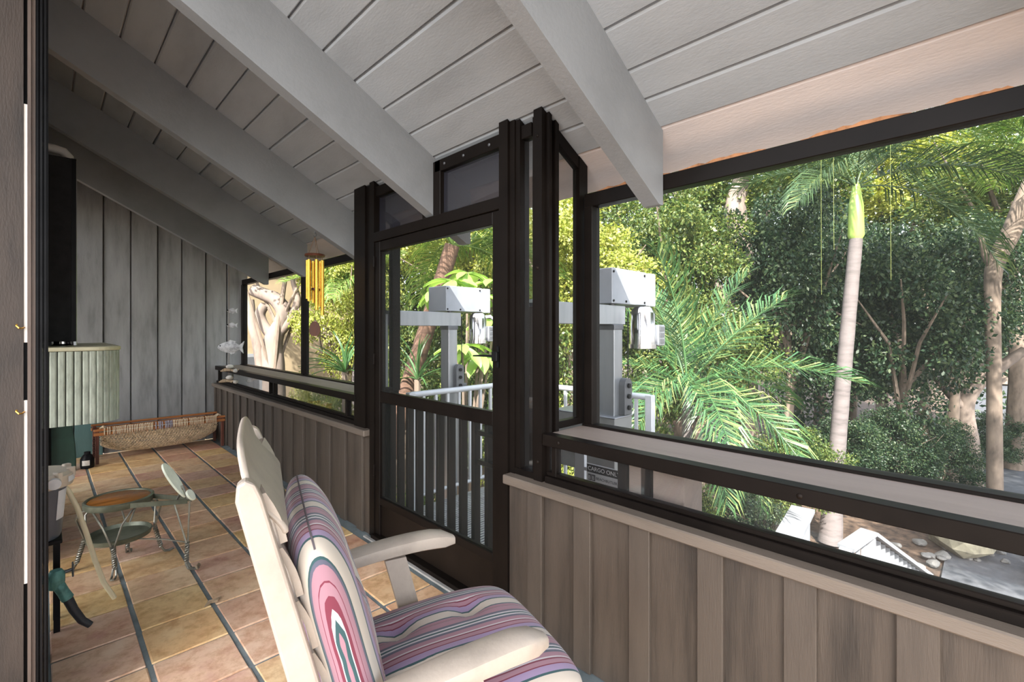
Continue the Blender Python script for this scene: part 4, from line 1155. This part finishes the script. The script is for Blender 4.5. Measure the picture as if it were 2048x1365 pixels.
def tree(name, label, px, d, zc_, rx, rz, kind, var=0, trunk=.12, group=None, bark='bark', lean=(0,0), branches=5, seed=0, cat='tree'):
    x, y = spot(px, d); r_ = random.Random(seed+int(px*7+d*31))
    r = thing(name, label, cat, (x, y, GZ), group=group)
    topz = zc_ - GZ
    pts = [Vector((lean[0]*(1-k/6)+.12*rx*sin(k*1.3+px)*.5, lean[1]*(1-k/6)+.1*cos(k*1.1+d)*.5, topz*.95*k/6)) for k in range(7)]
    MB().tube(pts, [trunk*(1.25-.9*k/6) for k in range(7)], 9).build('trunk', M[bark], r, True)
    for k in range(branches):
        a = r_.uniform(0, 6.28); p = pts[3+k % 3]; q = Vector((rx*.75*cos(a), rx*.75*sin(a), topz + rz*r_.uniform(-.4, .6)))
        mdp = p.lerp(q, .5) + Vector((r_.uniform(-.2,.2), r_.uniform(-.2,.2), .15*rz))
        MB().tube([p, mdp, q], [trunk*.45, trunk*.3, trunk*.1], 6).build('branch', M[bark], r, True)
    o = link('foliage', CM[kind][var], r, (0, 0, topz), (0, 0, r_.uniform(0, 6.28))); o.scale = (rx, rx, rz); o['kind'] = 'stuff'
    return r
T = [
 # name, label, px, d, crown z, rx, rz, kind, var, trunk
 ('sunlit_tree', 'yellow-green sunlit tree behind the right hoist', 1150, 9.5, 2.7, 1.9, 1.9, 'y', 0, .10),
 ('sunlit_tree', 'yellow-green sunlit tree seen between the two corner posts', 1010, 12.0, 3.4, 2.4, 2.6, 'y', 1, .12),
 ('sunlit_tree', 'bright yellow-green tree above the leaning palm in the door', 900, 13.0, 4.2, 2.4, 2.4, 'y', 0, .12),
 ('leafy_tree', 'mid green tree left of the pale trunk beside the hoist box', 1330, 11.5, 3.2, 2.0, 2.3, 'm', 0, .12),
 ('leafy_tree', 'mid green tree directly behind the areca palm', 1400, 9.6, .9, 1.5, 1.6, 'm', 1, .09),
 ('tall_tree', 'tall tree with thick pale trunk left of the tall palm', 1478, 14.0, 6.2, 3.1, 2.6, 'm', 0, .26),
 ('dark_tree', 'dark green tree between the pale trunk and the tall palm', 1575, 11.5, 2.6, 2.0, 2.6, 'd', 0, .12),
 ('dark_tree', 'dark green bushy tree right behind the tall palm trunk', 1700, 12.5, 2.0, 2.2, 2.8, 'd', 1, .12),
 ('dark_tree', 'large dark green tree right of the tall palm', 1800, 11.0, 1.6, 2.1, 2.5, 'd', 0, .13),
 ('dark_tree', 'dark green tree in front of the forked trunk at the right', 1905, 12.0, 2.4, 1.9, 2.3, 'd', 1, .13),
 ('overhanging_tree', 'mid green canopy above the driveway at the far right', 2030, 13.5, 5.6, 3.4, 2.2, 'm', 1, .20),
 ('distant_tree', 'pale distant canopy behind the tall palm crown', 1760, 21.0, 8.2, 4.0, 3.2, 'y', 0, .20),
 ('distant_tree', 'distant mid green canopy above the hoist box', 1270, 20.0, 7.0, 3.6, 3.2, 'm', 1, .20),
 ('distant_tree', 'distant mid green canopy high behind the pale trunk', 1590, 20.0, 8.6, 3.8, 3.0, 'm', 0, .22),
 ('distant_tree', 'distant dark canopy closing the end of the driveway', 2010, 34.0, 5.0, 7.0, 6.5, 'd', 0, .3),
 ('distant_tree', 'distant mid green canopy at the top right', 1930, 22.0, 8.6, 4.2, 3.6, 'm', 1, .22),
 ('distant_tree', 'distant dark tree low behind the areca palm', 1360, 17.0, 2.4, 3.6, 4.4, 'd', 1, .2),
 ('distant_tree', 'distant dark tree low behind the tall palm trunk', 1640, 18.0, 2.2, 4.2, 4.6, 'd', 0, .2),
 ('distant_tree', 'distant dark tree low behind the forked trunk', 1850, 19.0, 2.4, 4.2, 4.8, 'd', 1, .2),
 ('distant_tree', 'distant mid green tree seen through the door glass', 950, 19.0, 2.6, 4.2, 4.8, 'm', 0, .2),
 ('distant_tree', 'distant mid green tree behind the left door stile', 800, 17.5, 3.0, 3.4, 4.6, 'm', 1, .2),
 ('distant_tree', 'distant dark tree behind the corner posts', 1120, 18.0, 1.6, 4.0, 4.6, 'm', 0, .2),
 ('leafy_tree', 'sunlit green tree right of the wind chime sail', 690, 9.6, 1.9, 1.15, 1.6, 'y', 1, .08),
 ('leafy_tree', 'mid green bush tree behind the leaning palm trunk', 845, 9.5, .9, 1.3, 1.9, 'm', 0, .08),
 ('leafy_tree', 'green leafy tree behind the broad-leaved shrub', 985, 9.0, .6, 1.5, 2.2, 'm', 1, .08),
 ('leafy_tree', 'overhanging leafy canopy above the gnarled tree', 560, 9.4, 3.9, 1.9, 1.2, 'y', 0, .08),
]
for t in T:
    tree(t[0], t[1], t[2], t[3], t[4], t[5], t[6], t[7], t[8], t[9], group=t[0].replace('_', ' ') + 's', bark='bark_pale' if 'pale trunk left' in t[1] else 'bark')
def tree_at(name, label, x, y, *a, **k):
    d = x*sin(YAW)+y*cos(YAW); r_ = x*cos(YAW)-y*sin(YAW)
    return tree(name, label, 1024+FPX*r_/d, d, *a, **k)
for (x, y, z, rx, lb) in ((6.6,-4.6,4.4,2.7,'nearest unseen tree added to shade the ground outside the right edge'), (10.2,-5.0,5.0,3.0,'middle unseen tree added to shade the driveway outside the right edge'), (14.5,-5.5,5.4,3.4,'farthest unseen tree added to shade the driveway outside the right edge')):
    tree_at('added_shade_tree', lb, x, y, z, rx, rx*.6, 'm', 1, .18, group='added shade trees')  # unseen trees added beyond the right edge to block sun on the driveway
S = [
 ('low green shrub under the areca palm', 1330, 7.6, -1.5, .9, .9, 'm', 0),
 ('low green shrub right of the areca palm trunk', 1480, 7.8, -1.6, .9, .8, 'd', 1),
 ('shrub left of the tall palm base', 1585, 9.2, -1.3, 1.0, 1.1, 'm', 1),
 ('dark shrub behind the tall palm base', 1690, 10.6, -1.4, 1.2, 1.1, 'd', 0),
 ('dark shrub right of the tall palm base', 1790, 10.6, -1.2, 1.1, 1.1, 'd', 1),
 ('dark shrub at the foot of the forked trunk', 1885, 11.5, -1.5, 1.0, 1.0, 'd', 0),
 ('leafy shrub at the edge of the driveway', 1975, 13.5, -1.6, 1.0, .9, 'd', 1),
 ('bright shrub below the wind chime', 640, 8.4, -.4, .7, 1.3, 'y', 0),
 ('bright low shrub at the foot of the gnarled tree', 585, 9.2, -.6, .6, 1.1, 'y', 1),
 ('green shrub beyond the gate pickets', 860, 6.6, -1.6, .9, 1.3, 'm', 1),
 ('green shrub beyond the lift platform corner', 1085, 7.0, -.9, 1.0, 1.5, 'y', 1),
 ('green shrub right of the lift platform', 1230, 7.2, -.6, 1.0, 1.6, 'm', 0),
]
for lb, px, d, z, rx, rz, kd, v in S:
    tree('shrub', lb, px, d, z, rx, rz, kd, v, .03, group='garden shrubs', branches=3, cat='shrub')

def limbs(name, label, loc, chains, bark, cat='tree'):
    r = thing(name, label, cat, loc); o_ = Vector(loc)
    for k, (pts, rad) in enumerate(chains):
        P_ = [Vector(p)-o_ for p in pts]
        # smooth the chain
        Q = []; R_ = []
        for i in range(len(P_)-1):
            for s in range(4):
                t = s/4; p0 = P_[max(i-1,0)]; p1 = P_[i]; p2 = P_[i+1]; p3 = P_[min(i+2, len(P_)-1)]
                Q.append(.5*((2*p1)+(p2-p0)*t+(2*p0-5*p1+4*p2-p3)*t*t+(3*p1-p0-3*p2+p3)*t**3)); R_.append(rad[i]+(rad[i+1]-rad[i])*t)
        Q.append(P_[-1]); R_.append(rad[-1])
        MB().tube(Q, R_, 10).build('trunk' if k == 0 else 'branch', M[bark], r, True)
    return r
def gp(px, d): return (*spot(px, d), GZ)
D = 12.2
limbs('forked_tree', 'pale forked tree trunk standing beside the driveway', gp(1946, D),
  [([gp(1946,D), P3(1942,900,D), P3(1930,815,D), P3(1955,770,D-.2), P3(2000,735,D-.4), P3(2050,700,D-.6)], [.24,.20,.19,.15,.13,.10]),
   ([P3(1932,820,D), P3(1900,790,D), P3(1870,755,D+.2)], [.12,.09,.06]), ([P3(1950,780,D), P3(1960,720,D), P3(1950,640,D)], [.11,.08,.05])], 'bark_pale')
D = 9.6
limbs('leaning_tree', 'grey leaning trunk curving up to the right edge of the picture', gp(1995, D),
  [([gp(1990,D), P3(1988,760,D), P3(1985,600,D), P3(1990,530,D), P3(2020,470,D), P3(2048,400,D), P3(2090,300,D)], [.14,.12,.13,.15,.16,.15,.13]),
   ([P3(1988,540,D), P3(1970,510,D), P3(1962,470,D)], [.08,.06,.04])], 'bark')
D = 13.2
limbs('broken_tree', 'pale broken trunk standing clear of the leaves left of the tall palm', gp(1490, D),
  [([gp(1500,D), P3(1495,700,D), P3(1488,520,D), P3(1470,430,D), P3(1478,370,D), P3(1490,330,D)], [.24,.22,.26,.30,.20,.14]),
   ([P3(1480,500,D), P3(1420,490,D), P3(1360,470,D), P3(1300,450,D)], [.08,.05,.035,.02])], 'bark_pale')
D = 9.5
limbs('gnarled_tree', 'gnarled sunlit trunk in front of the yellow house', gp(548, D),
  [([gp(550,D), P3(548,760,D), P3(545,690,D), P3(560,650,D), P3(568,625,D), P3(552,600,D), P3(530,590,D), P3(505,580,D)], [.24,.22,.20,.14,.15,.14,.13,.12]),
   ([P3(552,680,D), P3(530,655,D), P3(520,630,D), P3(530,610,D)], [.12,.10,.10,.09]),
   ([P3(555,670,D), P3(580,640,D), P3(595,600,D), P3(585,560,D), P3(590,540,D)], [.11,.09,.07,.04,.03]),
   ([P3(522,740,D), P3(515,690,D), P3(505,650,D), P3(500,600,D)], [.10,.10,.09,.08]),
   ([P3(600,620,D), P3(640,660,D), P3(668,690,D), P3(690,730,D)], [.12,.12,.11,.10])], 'bark_pale')
# house behind the far screen bay
hb = thing('yellow_house', 'yellow stucco house wall behind the gnarled tree', 'building', (1.0, 13.0, GZ))
MB().box(0, 6.2, 0, .3, 0, 6.5).build('house_wall', M['stucco'], hb)
MB().box(-.3, 6.5, -.7, .5, 6.5, 6.7).build('roof_edge', M['rail_white'], hb)
w_ = MB().box(2.2, 2.95, -.04, .0, 1.6, 3.4).build('window_frame', M['rail_white'], hb); MB().box(2.28, 2.87, -.045, -.035, 1.68, 3.32).build('window_pane', M['steel'], w_)
# wooden garden fence beyond the platform
fn_ = thing('garden_fence', 'grey brown picket fence behind the lift platform', 'fence', (*spot(850, 11.2), GZ))
for k in range(26):
    MB().box(-.8+.11*k, -.8+.11*k+.09, 0, .025, .1, 3.05+.06*sin(k*2.1), .003).build('fence_board', M['fence'], fn_)
for z in (.5, 2.4): MB().box(-.82, 2.05, .025, .07, z, z+.09).build('fence_rail', M['fence'], fn_)
# hanging yellow vines
for k, (px, d, y0, y1, lb) in enumerate(((1782,7.0,430,560,'thin yellow vine right of the tall palm crownshaft'),(1668,7.2,430,500,'thin yellow vine left of the tall palm crownshaft'),(1643,7.2,440,590,'longest thin yellow vine left of the tall palm'))):
    x, y = spot(px, d); a, b = hz(y0, d), hz(y1, d)
    top_ = 5.6
    o = MB().tube([(0,0,top_-b),(.02,.01,(top_-b)*.5),(-.01,0,.3),(0,0,0)], .0018, 5).build('hanging_vine', M['spring'], None, True, (x, y, b))
    tag(o, lb, 'vine', 'hanging vines')
